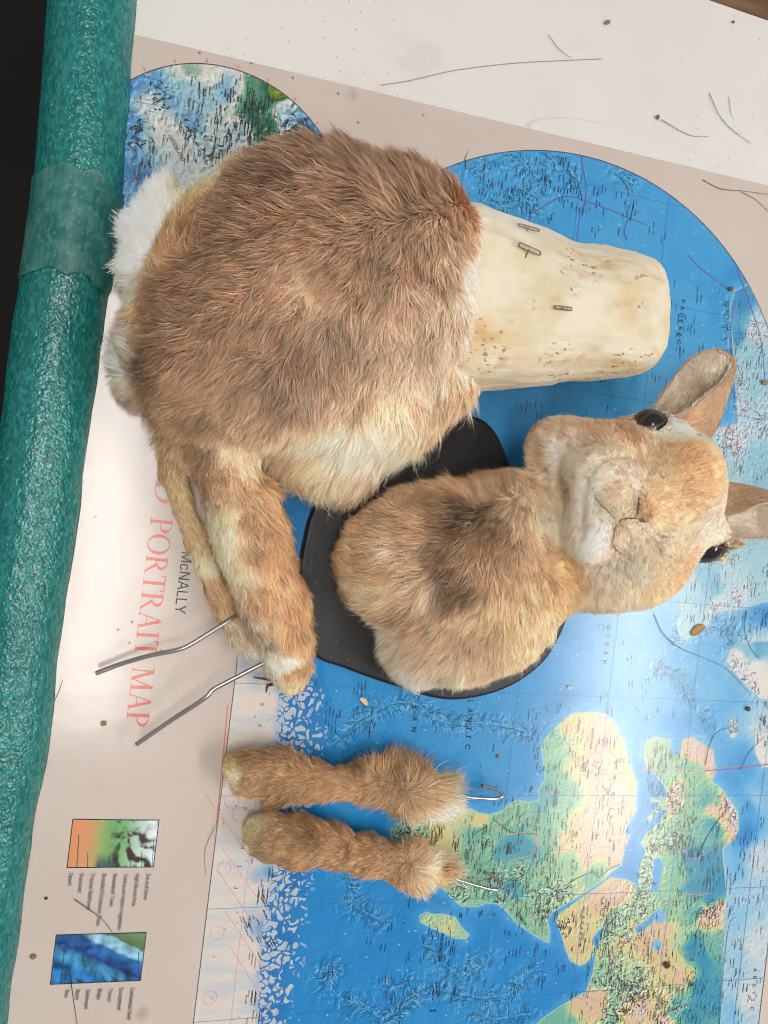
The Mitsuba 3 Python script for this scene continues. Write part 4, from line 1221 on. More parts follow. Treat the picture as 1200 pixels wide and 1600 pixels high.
# (px, py, flow, length mm, colour)
bs_ = [(570, 222, (-1, -.5), 15, (138, 104, 76)), (480, 245, (-1, -.2), 16, (138, 104, 78)), (400, 290, (-1, -.1), 13, (134, 102, 76)), (330, 350, (-1, .1), 12, (132, 100, 74)), (680, 280, (-.75, -.45), 15, (146, 112, 82)), (730, 350, (-.2, .5), 11, (160, 128, 98)),
       (620, 290, (-.9, -.3), 16, (140, 106, 78)), (560, 320, (-.9, .1), 16, (144, 110, 82)), (460, 340, (-.9, .3), 14, (152, 116, 86)), (380, 400, (-1, .4), 14, (146, 112, 82)), (300, 420, (-1, .3), 13, (138, 104, 76)), (240, 470, (-1, .1), 12, (132, 98, 70)),
       (490, 450, (-.4, .9), 10, (186, 156, 122)), (440, 440, (-.7, .7), 14, (158, 122, 92)), (540, 420, (-.6, .7), 16, (154, 120, 92)), (600, 400, (-.5, .7), 16, (156, 124, 94)), (660, 400, (-.2, .8), 15, (162, 130, 100)), (700, 420, (.2, .9), 13, (178, 148, 120)),
       (330, 500, (-.8, .6), 15, (148, 112, 82)), (260, 540, (-.9, .4), 14, (130, 96, 70)), (230, 560, (-1, .2), 12, (96, 70, 50)), (400, 520, (-.7, .7), 15, (150, 116, 86)), (460, 540, (-.6, .8), 15, (138, 106, 80)), (520, 520, (-.4, .9), 15, (148, 118, 92)),
       (580, 500, (-.2, 1), 15, (170, 140, 112)), (640, 500, (0, 1), 15, (186, 156, 128)), (690, 500, (.1, 1), 14, (196, 170, 144)), (735, 450, (.4, .8), 8, (222, 204, 188)), (757, 400, (.5, .2), 6, (226, 210, 196)), (770, 470, (.5, .3), 6, (230, 216, 204)), (778, 560, (.4, .6), 7, (226, 208, 188)), (750, 520, (.5, .8), 7, (226, 210, 196)), (755, 590, (.3, 1), 10, (200, 172, 142)),
       (300, 600, (-.8, .6), 15, (146, 112, 82)), (370, 610, (-.6, .8), 15, (150, 118, 88)), (440, 610, (-.5, .9), 15, (140, 108, 82)), (500, 600, (-.3, 1), 15, (160, 130, 104)), (560, 600, (-.2, 1), 16, (186, 156, 126)), (620, 590, (-.1, 1), 16, (200, 172, 144)),
       (680, 590, (0, 1), 15, (206, 178, 150)), (720, 630, (0, 1), 20, (206, 168, 134)), (640, 650, (0, 1), 20, (214, 176, 144)), (250, 650, (-.7, .8), 14, (150, 116, 84)), (320, 660, (-.5, .9), 13, (140, 108, 80)), (400, 670, (-.3, 1), 15, (182, 148, 112)),
       (460, 680, (-.2, 1), 17, (204, 174, 140)), (520, 670, (-.2, 1), 17, (212, 186, 158)), (580, 680, (-.2, 1), 22, (224, 192, 166)), (620, 690, (-.2, 1), 22, (220, 194, 166)), (480, 740, (-.1, 1), 23, (208, 176, 138)), (540, 750, (-.1, 1), 25, (214, 184, 150)),
       (430, 720, (-.2, 1), 19, (204, 174, 138)), (360, 700, (0, 1), 8, (206, 178, 142)), (390, 710, (0, 1), 8, (214, 188, 154)), (330, 715, (-.2, 1), 9, (142, 108, 78)), (345, 770, (.2, 1), 6, (178, 146, 108)), (335, 740, (0, 1), 9, (150, 114, 80)),
       (330, 810, (.2, 1), 7.8, (200, 178, 146)), (345, 850, (.3, 1), 7.8, (206, 182, 148)), (362, 890, (.3, 1), 7.8, (198, 176, 144)), (378, 935, (.3, 1), 7.8, (178, 156, 128)), (395, 970, (.4, 1), 7.8, (176, 154, 128)), (418, 1005, (.4, 1), 6.2, (178, 158, 134)),
       (360, 800, (.2, 1), 7.8, (212, 184, 146)), (370, 840, (.2, 1), 7.8, (214, 190, 154)), (384, 890, (.2, 1), 7.8, (210, 182, 144)), (384, 930, (.3, 1), 7.8, (172, 138, 100)), (375, 775, (.2, 1), 9.3, (172, 136, 98)), (388, 812, (.2, 1), 9.3, (168, 130, 90)), (396, 868, (.1, 1), 9.3, (160, 122, 84)),
       (392, 935, (.2, 1), 9.3, (164, 126, 88)), (404, 950, (.3, 1), 9.3, (160, 120, 82)), (405, 778, (.4, .8), 10.8, (194, 156, 112)), (425, 810, (.3, 1), 10.8, (192, 152, 108)), (438, 850, (.2, 1), 10.8, (186, 146, 102)), (420, 870, (.2, 1), 9.3, (180, 138, 94)), (450, 900, (.2, 1), 10.8, (190, 150, 106)),
       (425, 920, (.2, 1), 10.8, (176, 134, 90)), (440, 960, (.2, 1), 9.3, (174, 134, 94)), (468, 955, (.1, 1), 10.8, (194, 154, 110)), (455, 1000, (.1, 1), 9.3, (184, 142, 98)), (474, 1010, (0, 1), 9.3, (190, 150, 106)), (420, 975, (.3, 1), 9.3, (186, 148, 106)), (450, 985, (.2, 1), 9.3, (174, 134, 92)),
       (436, 1040, (.4, 1), 7.8, (230, 216, 196)), (424, 1020, (.4, 1), 7.8, (200, 182, 158)), (450, 1036, (.4, 1), 7.8, (226, 208, 182)), (474, 1045, (-.1, 1), 7.8, (186, 146, 102)), (462, 1050, (-.1, 1), 7.8, (170, 128, 84)), (458, 1078, (-.1, 1), 6.2, (206, 176, 136)), (474, 1070, (-.1, 1), 6.2, (206, 174, 132)), (436, 1070, (.1, .9), 6.2, (200, 182, 156)),
       (265, 720, (0, 1), 9.3, (190, 158, 116)), (270, 760, (.2, 1), 6.2, (196, 166, 124)), (300, 830, (.4, 1), 6.2, (198, 168, 126)), (325, 870, (.4, 1), 7.8, (218, 192, 154)), (345, 920, (.5, 1), 9.3, (190, 154, 112)), (370, 980, (.5, 1), 10.8, (186, 166, 140)), (395, 1025, (.5, 1), 10.8, (206, 200, 190)),
       (225, 300, (-.4, -1), 10, (228, 222, 214)), (260, 280, (.1, -1), 10, (226, 218, 208)), (285, 300, (.4, -.9), 10, (206, 184, 152)), (205, 350, (-.8, -.5), 10, (230, 224, 216)), (240, 350, (-.3, -.9), 10, (230, 224, 216)), (278, 345, (.3, -.8), 10, (196, 160, 116)), (290, 310, (.4, -.9), 10, (206, 176, 134)),
       (190, 400, (-1, .2), 10, (226, 220, 210)), (225, 400, (-.6, -.4), 10, (226, 218, 206)), (255, 390, (-.3, -.7), 10, (176, 136, 92)), (275, 375, (.3, -.8), 10, (134, 98, 64)), (285, 350, (.4, -.8), 10, (150, 112, 74)), (215, 440, (-.7, .4), 10, (206, 186, 158)), (190, 430, (-.7, .7), 10, (196, 164, 124)),
       (205, 540, (-.8, -.5), 16, (188, 176, 160)), (195, 580, (-1, -.2), 16, (200, 192, 178)), (210, 610, (-.8, .5), 14, (186, 170, 146)), (215, 500, (-.6, .2), 12, (170, 142, 108)), (215, 640, (-.7, .7), 12, (160, 130, 98))]
cols = skin_colours(body_m, bs_, .75)
put('rabbit_hindquarters', body_m, 'skin_bsdf', True, 'tan rabbit hindquarters with white tail and long hind feet lying on its side', 'rabbit mount', color=cols)
put_fur('rabbit_hindquarters__fur', fur(body_m, 150000, bs_, 21, width=.00050, lift=(.2, .8), clump=.62, per=12, jit=.30, desat=.10, gain=1.95, tuft=.45))

# foam form that the pelt is drawn over
FO = []


def foam_c(p, n, uv):
    a = fbm(p.x * 55, p.y * 55, p.z * 55, 4)
    c = mix(lin(228, 212, 176), lin(238, 228, 204), smoothstep(.35, .65, a))
    c = mix(c, lin(226, 194, 144), smoothstep(.55, .75, fbm(p.x * 30 + 9, p.y * 30, p.z * 30, 3)) * .7)
    low = smoothstep(.05, -.02, p.y - YF)
    sc = fbm(p.x * 420 + 60 * p.y, p.y * 700, p.z * 500, 3)
    area = fbm(p.x * 45 + 3, p.y * 60, p.z * 40, 2) + .16 * low + 1.6 * (p.x - .085) * low
    c = mix(c, lin(140, 86, 50), smoothstep(.62, .72, sc) * smoothstep(.62, .76, area) * .75)
    c = mix(c, lin(206, 160, 104), smoothstep(.50, .75, fbm(p.x * 90, p.y * 160, p.z * 90, 3)) * smoothstep(.5, .75, area) * .6)
    top = smoothstep(.02, .04, p.y - YF)
    return mix(c, lin(240, 234, 220), top * .7)


def foam_h(p, n, uv):
    return .0005 * fbm(p.x * 130, p.y * 130, p.z * 130, 3) + .00022 * noise(p.x * 1400, p.y * 1400, p.z * 1400) + .0005 * fbm(p.x * 60, p.y * 260, p.z * 260, 2)


YF = float(at(890, 490, .05)[1])
scene['foam_bsdf'] = {'type': 'twosided', 'bsdf': {'type': 'bumpmap', 'scale': 1.5, 'nested_texture': mikit.proc(foam_h, .0005), 'bsdf': {'type': 'principled', 'base_color': mikit.proc(foam_c), 'roughness': .6, 'specular': .3}}}
f0, f1 = np.array(at(640, 462, .046)), np.array(at(997, 503, .044))
ax = (f1 - f0) / np.linalg.norm(f1 - f0)
sd = np.cross([0, 0, 1.0], ax)
sd /= np.linalg.norm(sd)
up = np.cross(ax, sd)
st = []
Lf = np.linalg.norm(f1 - f0)
for t, w, hh, sh_ in ((0, .0515, .040, .001), (.2, .0515, .041, .001), (.4, .0485, .042, .000), (.6, .0425, .042, -.001), (.75, .0395, .041, 0), (.88, .0370, .040, 0), (.95, .0350, .0385, 0), (.985, .0328, .036, 0), (1.0, .0295, .033, 0)):
    th = np.linspace(0, 2 * np.pi, 72, endpoint=False)
    e = 2.6 + .5 * math.sin(t * 9)
    ca, sa = np.cos(th), np.sin(th)
    x = np.sign(ca) * np.abs(ca) ** (2 / e) * w
    y = np.sign(sa) * np.abs(sa) ** (2 / e) * hh
    st.append(f0 + ax * Lf * t + (x[:, None] + sh_) * sd + y[:, None] * up)
v = np.vstack([*st, [f0], [f1 + ax * .0015]])
f = []
for i in range(len(st) - 1):
    for j in range(72):
        k = (j + 1) % 72
        f += [[i * 72 + j, i * 72 + k, (i + 1) * 72 + k], [i * 72 + j, (i + 1) * 72 + k, (i + 1) * 72 + j]]
m0 = len(st) * 72
for j in range(72):
    k = (j + 1) % 72
    f += [[m0, k, j], [m0 + 1, m0 - 72 + j, m0 - 72 + k]]
form = trimesh.Trimesh(v, np.array(f), process=False)
trimesh.repair.fix_normals(form)
form = form.subdivide().subdivide()
nv = np.asarray(form.vertices)
nv = nv + form.vertex_normals * ((meshkit.fbm(nv * 32, 3, 8) - .5) * .0060 + np.abs(meshkit.fbm(nv * [50, 110, 110], 2, 9) - .5) * -.0030 + (meshkit.fbm(nv * 260, 2, 19) - .5) * .0008)[:, None]
nv[:, 2] = np.maximum(nv[:, 2], .0008)
form = trimesh.Trimesh(nv, form.faces, process=False)
put('rabbit_hindquarters__foam_form', form, 'foam_bsdf', True, 'cream carved foam form sticking out of the pelt')

scene['wire_bsdf'] = {'type': 'principled', 'base_color': rgb(190, 188, 186), 'metallic': 1.0, 'roughness': .28}
scene['claw_bsdf'] = {'type': 'principled', 'base_color': rgb(70, 60, 54), 'roughness': .4}
for pts in ([(150, 1052, .010), (190, 1037, .012), (235, 1024, .016), (285, 1013, .020), (322, 992, .019), (360, 968, .017), (378, 957, .015)], [(213, 1163, .012), (265, 1127, .016), (318, 1092, .021), (332, 1078, .021), (350, 1068, .021), (412, 1036, .020), (432, 1026, .019)]):
    c = curve([at(*q) for q in pts], 40)
    put('rabbit_hindquarters__wire', tube(c, .00135, 14), 'wire_bsdf', 40, 'bent steel wire coming out of the hind foot')
for pts, r in (([(428, 1068, .010), (418, 1072, .008), (416, 1082, .005)], .0012), ([(424, 1062, .009), (408, 1060, .007), (396, 1058, .004)], .001)):
    put('rabbit_hindquarters__claw', tube(curve([at(*q) for q in pts], 10), np.linspace(r, r * .3, 10), 8), 'claw_bsdf', 60)

# upholstery pins stuck in the foam form
scene['pin_bsdf'] = {'type': 'principled', 'base_color': rgb(150, 142, 132), 'metallic': 1.0, 'roughness': .3}


def on_form(px, py, lift=.0):
    q = topix(form.vertices)
    d = np.linalg.norm(q - [px, py], axis=1)
    i = np.argsort(d)[:30]
    j = i[np.argmax(form.vertices[i, 2])]
    p = at(px, py, form.vertices[j, 2] + lift)
    return p, np.asarray(form.vertex_normals[j])


for k, (a, b, lab, shank) in enumerate((((811, 384), (841, 397), 'steel T-pin with looped head standing in the pale top of the foam form', True), ((867, 480), (892, 483), 'steel pin lying against the middle of the foam form', False), ((812, 352), (840, 360), 'steel T-pin at the upper edge of the foam form next to the fur', False))):
    p, n1 = on_form(*a, .0012)
    q, n2 = on_form(*b, .0012)
    nn = (n1 + n2) / np.linalg.norm(n1 + n2)
    u = q - p
    w = np.cross(nn, u)
    w /= np.linalg.norm(w)
    hw = .0011 if k != 1 else .0007
    loop = closed_curve([p + w * hw, p + u * .5 + w * hw * 1.15, q + w * hw, q + u * .05, q - w * hw, p + u * .5 - w * hw * 1.15, p - w * hw, p - u * .05], 40) + nn * (.0012 if shank else .0002)
    loop = np.vstack([loop, loop[:2]])
    m = tube(loop, .00038, 8, False)
    if shank:
        s0 = p + u * .48
        m = trimesh.util.concatenate([m, tube(np.array([s0 + nn * .0012, s0 - nn * .002 - w * .004, s0 - nn * .006 - w * .007]), .00040, 8)])
    else:
        m = trimesh.util.concatenate([m, tube(np.array([p + u * .5, p + u * .5 - nn * .006]), .0004, 8)])
    put('upholstery_pin', m, 'pin_bsdf', 40, lab, 'pin', 'pins in the foam form')

# ================================================================== bust: chest, neck and head
bust = [ell(650, 880, .036, 116, 108, .034, 0, .02), ell(735, 990, .033, 120, 72, .030, -12, .009), ell(740, 850, .040, 110, 95, .036, 0, .02), ell(820, 830, .044, 82, 78, .034, 0, .02), ell(648, 1002, .024, 52, 60, .022, 0, .010),
        ell(862, 905, .047, 47, 45, .027, 20, .006), ell(800, 930, .040, 80, 60, .030, 0, .015), ell(800, 780, .046, 50, 40, .028, 0, .012)]
head = [ell(985, 790, .066, 128, 128, .034, 0, .02), ell(1050, 765, .072, 66, 92, .034, 22, .015), ell(920, 705, .066, 84, 44, .024, 8, .014), ell(870, 700, .062, 40, 40, .020, 0, .012), ell(985, 895, .066, 82, 54, .026, -12, .014), ell(935, 890, .064, 50, 56, .024, 10, .012),
        ell(960, 775, .094, 62, 60, .020, 0, .010), ell(935, 738, .096, 44, 38, .016, 20, .010), ell(1010, 852, .094, 62, 46, .018, -10, .012), ell(925, 832, .090, 40, 46, .018, 25, .010), ell(1015, 770, .098, 40, 34, .016, -30, .010), ell(1060, 745, .092, 44, 56, .016, 25, .012),
        ell(990, 800, .105, 26, 24, .010, 0, .008), ell(1046, 676, .078, 20, 17, .010, -35, .010), ell(1100, 824, .078, 34, 15, .010, 8, .010)]
hc = []
for pts, r in (([(1001, 765), (995, 782), (990, 798), (988, 812)], 4.2), ([(920, 772), (930, 790), (942, 800), (952, 812), (959, 824)], 4.4), ([(959, 824), (961, 842), (964, 858), (972, 872)], 4.2), ([(959, 824), (974, 818), (986, 812), (990, 806)], 3.4), ([(915, 745), (905, 770), (902, 800), (905, 830)], 6.5), ([(918, 748), (940, 718), (970, 706), (1000, 712)], 6), ([(990, 814), (1015, 822), (1035, 830)], 1.6)):
    hc.append((pts, r))
E1, E2 = at(1015, 667, .076), at(1102, 850, .075)
R1, R2 = msize(26, E1), msize(29, E2)
for E, R in ((E1, R1), (E2, R2)):
    head.append((('s', E, R * 1.10), .005))
head_m0 = blob_mesh(head, .0026)
fnd = Finder(head_m0)
cuts = []
for pts, r in hc:
    q = [fnd(*p) for p in pts]
    for i in range(len(q) - 1):
        rr = msize(r, q[i])
        cuts.append((('c', q[i] + FWD * rr * .35, q[i + 1] + FWD * rr * .35, rr, rr), .0022))
cuts += [(('s', E1, R1 * 1.01), .0006), (('s', E2, R2 * 1.01), .0006)]


def lid_opening(E, R, g, lx, w, h_):
    g = g / np.linalg.norm(g)
    lx = lx - g * np.dot(lx, g)
    lx /= np.linalg.norm(lx)
    return (('e', E + g * R, np.array([R * w, R * h_, R * .80]), np.stack([lx, np.cross(g, lx), g], 1)), .0022)


LIDS = [(E1, R1, UP * .72 - RIGHT * .10 - FWD * .75, RIGHT * .88 + UP * .40, 1.0, .78), (E2, R2, -UP * .85 - RIGHT * .02 - FWD * .62, RIGHT * .97 + UP * .2, 1.02, .82)]
cuts += [lid_opening(*q) for q in LIDS]


XN = at(850, 800, .06)[0]


def puffs(P):
    return (meshkit.fbm(P * 45, 3, 13) - .5) * np.where(P[:, 0] > XN, -.0008, -.0060)


bust_all = bust + [(p, .010 if i == 0 else k) for i, (p, k) in enumerate(head)]
bust_m = blob_mesh(bust_all, .0018, cuts=cuts, floor=.0078, disp=puffs, rounds=4)
hs = [(545, 860, (-1, -.2), 10, (186, 148, 106)), (560, 800, (-.8, -.7), 10, (196, 158, 116)), (620, 770, (-.4, -1), 10, (198, 164, 124)), (690, 755, (-.5, -.9), 10, (194, 158, 118)), (740, 765, (-.4, -.9), 9, (190, 154, 114)), (790, 750, (-.3, -.9), 9, (192, 156, 116)),
      (720, 800, (-.7, .1), 10, (104, 76, 52)), (690, 790, (-.7, -.3), 10, (150, 114, 80)), (760, 800, (-.5, .4), 10, (116, 86, 58)), (640, 830, (-.9, .1), 11, (190, 152, 112)), (600, 850, (-.9, -.1), 11, (198, 164, 126)), (580, 890, (-1, .1), 11, (186, 146, 100)),
      (640, 880, (-.9, .2), 11, (194, 160, 122)), (700, 850, (-.7, .4), 11, (120, 88, 60)), (740, 840, (-.5, .6), 10, (150, 114, 80)), (780, 850, (-.3, .7), 10, (166, 128, 90)), (820, 800, (-.2, .5), 9, (204, 170, 130)), (850, 780, (.3, .4), 8, (206, 176, 140)),
      (700, 900, (-.6, .6), 10, (106, 78, 54)), (720, 930, (-.5, .7), 10, (108, 80, 54)), (660, 920, (-.8, .3), 11, (206, 176, 142)), (600, 940, (-1, .3), 11, (206, 172, 132)), (560, 930, (-1, .4), 10, (210, 178, 138)), (630, 970, (-.8, .5), 10, (176, 138, 100)),
      (750, 890, (-.4, .7), 10, (168, 130, 92)), (790, 900, (.2, .8), 10, (192, 154, 110)), (840, 850, (.1, .7), 9, (178, 140, 98)), (820, 940, (.2, 1), 10, (206, 170, 124)), (770, 960, (0, 1), 11, (208, 172, 128)), (720, 980, (-.3, .8), 11, (202, 168, 128)),
      (660, 1010, (-.6, .7), 10, (190, 156, 120)), (620, 1030, (-.7, .8), 10, (216, 192, 164)), (640, 1065, (-.4, 1), 9, (224, 208, 188)), (700, 1060, (-.1, 1), 9, (216, 190, 158)), (760, 1050, (.1, 1), 9, (212, 178, 138)), (820, 1020, (.4, 1), 9, (214, 180, 138)), (850, 980, (.6, .9), 9, (210, 176, 134)),
      (870, 880, (.4, -.6), 7, (186, 146, 98)), (885, 910, (.6, .4), 8, (188, 146, 96)), (870, 935, (.3, 1), 8, (196, 154, 104)), (855, 900, (.2, .4), 8, (176, 136, 92)), (845, 820, (.7, .4), 8, (214, 188, 156)), (870, 840, (.6, .5), 6, (220, 198, 172)),
      # head
      (835, 700, (-1, -.2), 6, (172, 144, 116)), (850, 680, (-.8, -.6), 6, (186, 162, 138)), (880, 665, (-.5, -.9), 5, (190, 160, 128)), (930, 660, (-.2, -1), 5, (178, 140, 104)), (985, 675, (.1, -1), 4, (170, 128, 90)), (870, 710, (-.8, .2), 4, (206, 188, 172)), (900, 700, (-.8, .1), 4, (208, 190, 172)),
      (880, 750, (-.7, .5), 4, (206, 190, 174)), (940, 690, (-.6, -.4), 4, (206, 180, 152)), (980, 700, (-.6, -.5), 4, (206, 176, 142)), (1020, 700, (-.4, -.8), 4, (204, 170, 130)), (905, 790, (-.6, .7), 4, (206, 188, 168)), (880, 830, (-.5, .8), 5, (212, 194, 172)), (860, 790, (-.5, .8), 5, (208, 190, 170)),
      (940, 740, (-.8, -.3), 3.5, (218, 194, 166)), (920, 760, (-.9, .1), 3.5, (218, 198, 174)), (960, 770, (-.7, .2), 3, (196, 166, 134)), (975, 745, (-.7, -.5), 3, (208, 178, 148)), (995, 740, (-.6, -.5), 2.6, (216, 186, 166)), (975, 800, (-.5, .4), 2.6, (198, 170, 140)), (1010, 790, (-.1, -.2), 2.6, (182, 140, 98)),
      (1030, 780, (.5, -.1), 3, (196, 156, 110)), (1050, 800, (.7, .3), 3.5, (204, 166, 122)), (1060, 740, (.6, -.5), 4, (196, 152, 104)), (1085, 720, (.7, -.3), 4, (188, 142, 92)), (1090, 770, (.9, 0), 4, (194, 148, 98)), (1070, 700, (.5, -.6), 4, (194, 146, 94)), (1035, 730, (.3, -.7), 3.5, (206, 170, 128)),
      (1045, 672, (.6, .3), 4, (212, 190, 166)), (1052, 660, (.7, .1), 4, (214, 196, 176)), (1100, 828, (.7, -.5), 4, (214, 192, 168)), (1080, 836, (.3, -.6), 4, (208, 182, 152)), (1120, 825, (.9, -.3), 4, (208, 184, 158)), (1075, 800, (.8, .2), 4, (206, 168, 122)),
      (930, 810, (-.6, .8), 3.5, (214, 194, 170)), (930, 850, (-.5, .9), 4, (226, 212, 194)), (905, 860, (-.4, .9), 4, (210, 190, 166)), (945, 845, (-.5, .8), 3.5, (218, 202, 180)), (970, 850, (.1, .9), 3.5, (210, 182, 152)), (1010, 850, (.2, .8), 4, (224, 198, 170)), (1040, 850, (.5, .6), 4, (222, 194, 162)),
      (930, 890, (-.4, .9), 5, (206, 184, 158)), (960, 900, (-.1, 1), 5, (212, 190, 164)), (1000, 900, (.1, 1), 5, (214, 190, 162)), (1040, 890, (.4, .9), 4, (206, 172, 132)), (1060, 880, (.5, .8), 4, (196, 158, 116)), (930, 935, (-.2, 1), 6, (202, 176, 146)), (980, 945, (0, 1), 5, (206, 180, 148)), (1030, 930, (.3, 1), 5, (196, 158, 116)),
      (1065, 900, (.6, .8), 4, (190, 150, 106)), (990, 830, (.3, .6), 3, (214, 188, 160)), (962, 830, (0, .5), 1.5, (180, 146, 112))]
hs = [(*s[:4], tuple(min(246, q * 1.07) for q in s[4])) if s[0] > 825 and s[1] < 955 else s for s in hs]
cols = skin_colours(bust_m, hs, .65)
lines = []
for pts, r in hc[:4] + hc[6:]:
    q = curve([fnd(*p) for p in pts], 40)
    lines.append(q)
lt = cKDTree(np.vstack(lines))
dl = lt.query(bust_m.vertices)[0]
cols = cols * (1 - .85 * np.exp(-(dl / .0011) ** 2))[:, None]                         # the dark skin of lips and nostrils
de = np.minimum(np.linalg.norm(bust_m.vertices - E1, axis=1) / R1, np.linalg.norm(bust_m.vertices - E2, axis=1) / R2)
cols = cols * (1 - .8 * np.exp(-((np.maximum(de, 1) - 1) / .10) ** 2))[:, None]        # dark rims of the eyelids
put('rabbit_bust', bust_m, 'skin_bsdf', True, 'tan rabbit bust on the black board, its head turned up to face the viewer', 'rabbit mount', color=cols)


def bust_dens(P):
    d = lt.query(P)[0]
    e = np.minimum(np.linalg.norm(P - E1, axis=1) / R1, np.linalg.norm(P - E2, axis=1) / R2)
    return (d > .0011) * (e > 1.10) * 1.0


def bust_len(P):
    d = lt.query(P)[0]
    e = np.minimum(np.linalg.norm(P - E1, axis=1) - R1, np.linalg.norm(P - E2, axis=1) - R2)
    return np.clip(np.minimum(d / .0065, (e - .0005) / .005), .42, 1)


put_fur('rabbit_bust__fur', fur(bust_m, 150000, hs, 33, width=.00036, lift=(.22, .75), clump=.50, per=11, jit=.24, dens=bust_dens, rootdark=.78, lenmul=bust_len, desat=.15, gain=1.66))

scene['lid_bsdf'] = {'type': 'principled', 'base_color': rgb(92, 68, 54), 'roughness': .6}
for (E, R, g, lx, w_, h_) in LIDS:
    g = g / np.linalg.norm(g)
    lx = lx - g * np.dot(lx, g)
    lx /= np.linalg.norm(lx)
    ly = np.cross(g, lx)
    ringp = []
    for ph in np.linspace(0, 2 * np.pi, 49):
        rr = np.linspace(.2, .98, 400)
        x, y = rr * math.cos(ph), rr * math.sin(ph)
        ff = (x / w_) ** 2 + (y / h_) ** 2 + ((1 - np.sqrt(1 - rr ** 2)) / .8) ** 2
        r_ = rr[np.argmin(np.abs(ff - 1))]
        ringp.append(E + R * 1.015 * (lx * r_ * math.cos(ph) + ly * r_ * math.sin(ph) + g * math.sqrt(1 - r_ ** 2)))
    put('rabbit_bust__eyelid_rim', tube(np.array(ringp), .0006, 10, False), 'lid_bsdf', True)

scene['lip_bsdf'] = {'type': 'principled', 'base_color': rgb(84, 60, 48), 'roughness': .6}
for nm, q in (('nostril', lines[0]), ('mouth_line', lines[1]), ('mouth_line', lines[2]), ('mouth_line', lines[3])):
    q = gaussian_filter(q, (5, 0), mode='nearest') - FWD * .0003
    put('rabbit_bust__' + nm, tube(q, .00034 * np.sin(np.linspace(.4, 3.0, len(q))) ** .7 * (1.3 if nm == 'nostril' else .8), 8), 'lip_bsdf', True)

scene['eye_bsdf'] = {'type': 'principled', 'base_color': {'type': 'rgb', 'value': [.006, .005, .005]}, 'roughness': .05, 'specular': .6, 'clearcoat': 1.0, 'clearcoat_gloss': .98}
for E, R in ((E1, R1), (E2, R2)):
    s = trimesh.creation.icosphere(4, R)
    s.apply_translation(E)
    put('rabbit_bust__eye', s, 'eye_bsdf', True, 'glossy black glass eye')


# ears: folded cups of skin with short hair on both sides
def ear(stations, name, lab):
    """stations from the root to the tip: (L, D, R, M), each (px, py, z); the cup runs L - D - R and folds over to M"""
    S = []
    for st_ in stations:
        c = curve([at(*q) for q in st_], 25)
        S.append(c)
    S = np.array(S)
    t = np.linspace(0, 1, len(S))
    from scipy.interpolate import CubicSpline
    g = CubicSpline(t, S, axis=0)(np.linspace(0, 1, 40))
    n0, n1 = g.shape[:2]
    du, dv = np.gradient(g, axis=0), np.gradient(g, axis=1)
    nn = np.cross(dv, du)
    nn /= np.linalg.norm(nn, axis=2, keepdims=True) + 1e-12
    if np.mean(nn[:, :6] @ FWD) > 0:
        nn = -nn
    th = .0007 * np.ones((n0, n1, 1))
    inner, outer = g + nn * th, g - nn * th

    def quads(o, flip):
        i, j = np.meshgrid(np.arange(n0 - 1), np.arange(n1 - 1), indexing='ij')
        a = (i * n1 + j).ravel() + o
        q = np.stack([a, a + 1, a + n1 + 1, a + n1], 1)
        q = q[:, ::-1] if flip else q
        return np.vstack([q[:, [0, 1, 2]], q[:, [0, 2, 3]]])

    v = np.vstack([inner.reshape(-1, 3), outer.reshape(-1, 3)])
    f = [quads(0, True), quads(n0 * n1, False)]
    ring_ = [i * n1 for i in range(n0)] + [(n0 - 1) * n1 + j for j in range(n1)] + [i * n1 + n1 - 1 for i in range(n0 - 1, -1, -1)]
    for a, b in zip(ring_[:-1], ring_[1:]):
        f += [np.array([[a, b, b + n0 * n1], [a, b + n0 * n1, a + n0 * n1]])]
    return trimesh.Trimesh(v, np.vstack(f), process=False), g, nn


ear_a = [[(1006, 664, .062), (1030, 668, .054), (1098, 696, .052), (1046, 650, .075)], [(1024, 632, .062), (1056, 642, .053), (1120, 664, .050), (1078, 640, .074)], [(1050, 594, .062), (1086, 606, .052), (1132, 630, .050), (1106, 617, .070)],
         [(1078, 562, .060), (1110, 574, .052), (1142, 598, .050), (1128, 598, .064)], [(1106, 549, .058), (1124, 556, .050), (1147, 574, .050), (1142, 578, .056)], [(1122, 548, .056), (1132, 551, .053), (1143, 560, .052), (1142, 564, .053)]]
ear_b = [[(1128, 842, .062), (1136, 815, .055), (1112, 752, .052), (1128, 808, .075)], [(1160, 840, .060), (1165, 810, .052), (1150, 757, .048), (1164, 797, .072)], [(1195, 841, .058), (1200, 812, .050), (1185, 765, .046), (1196, 786, .068)],
         [(1230, 838, .056), (1235, 815, .049), (1220, 776, .046), (1228, 790, .062)], [(1258, 830, .054), (1262, 818, .048), (1250, 792, .048), (1254, 800, .056)], [(1272, 820, .052), (1274, 814, .050), (1268, 804, .050), (1270, 808, .052)]]
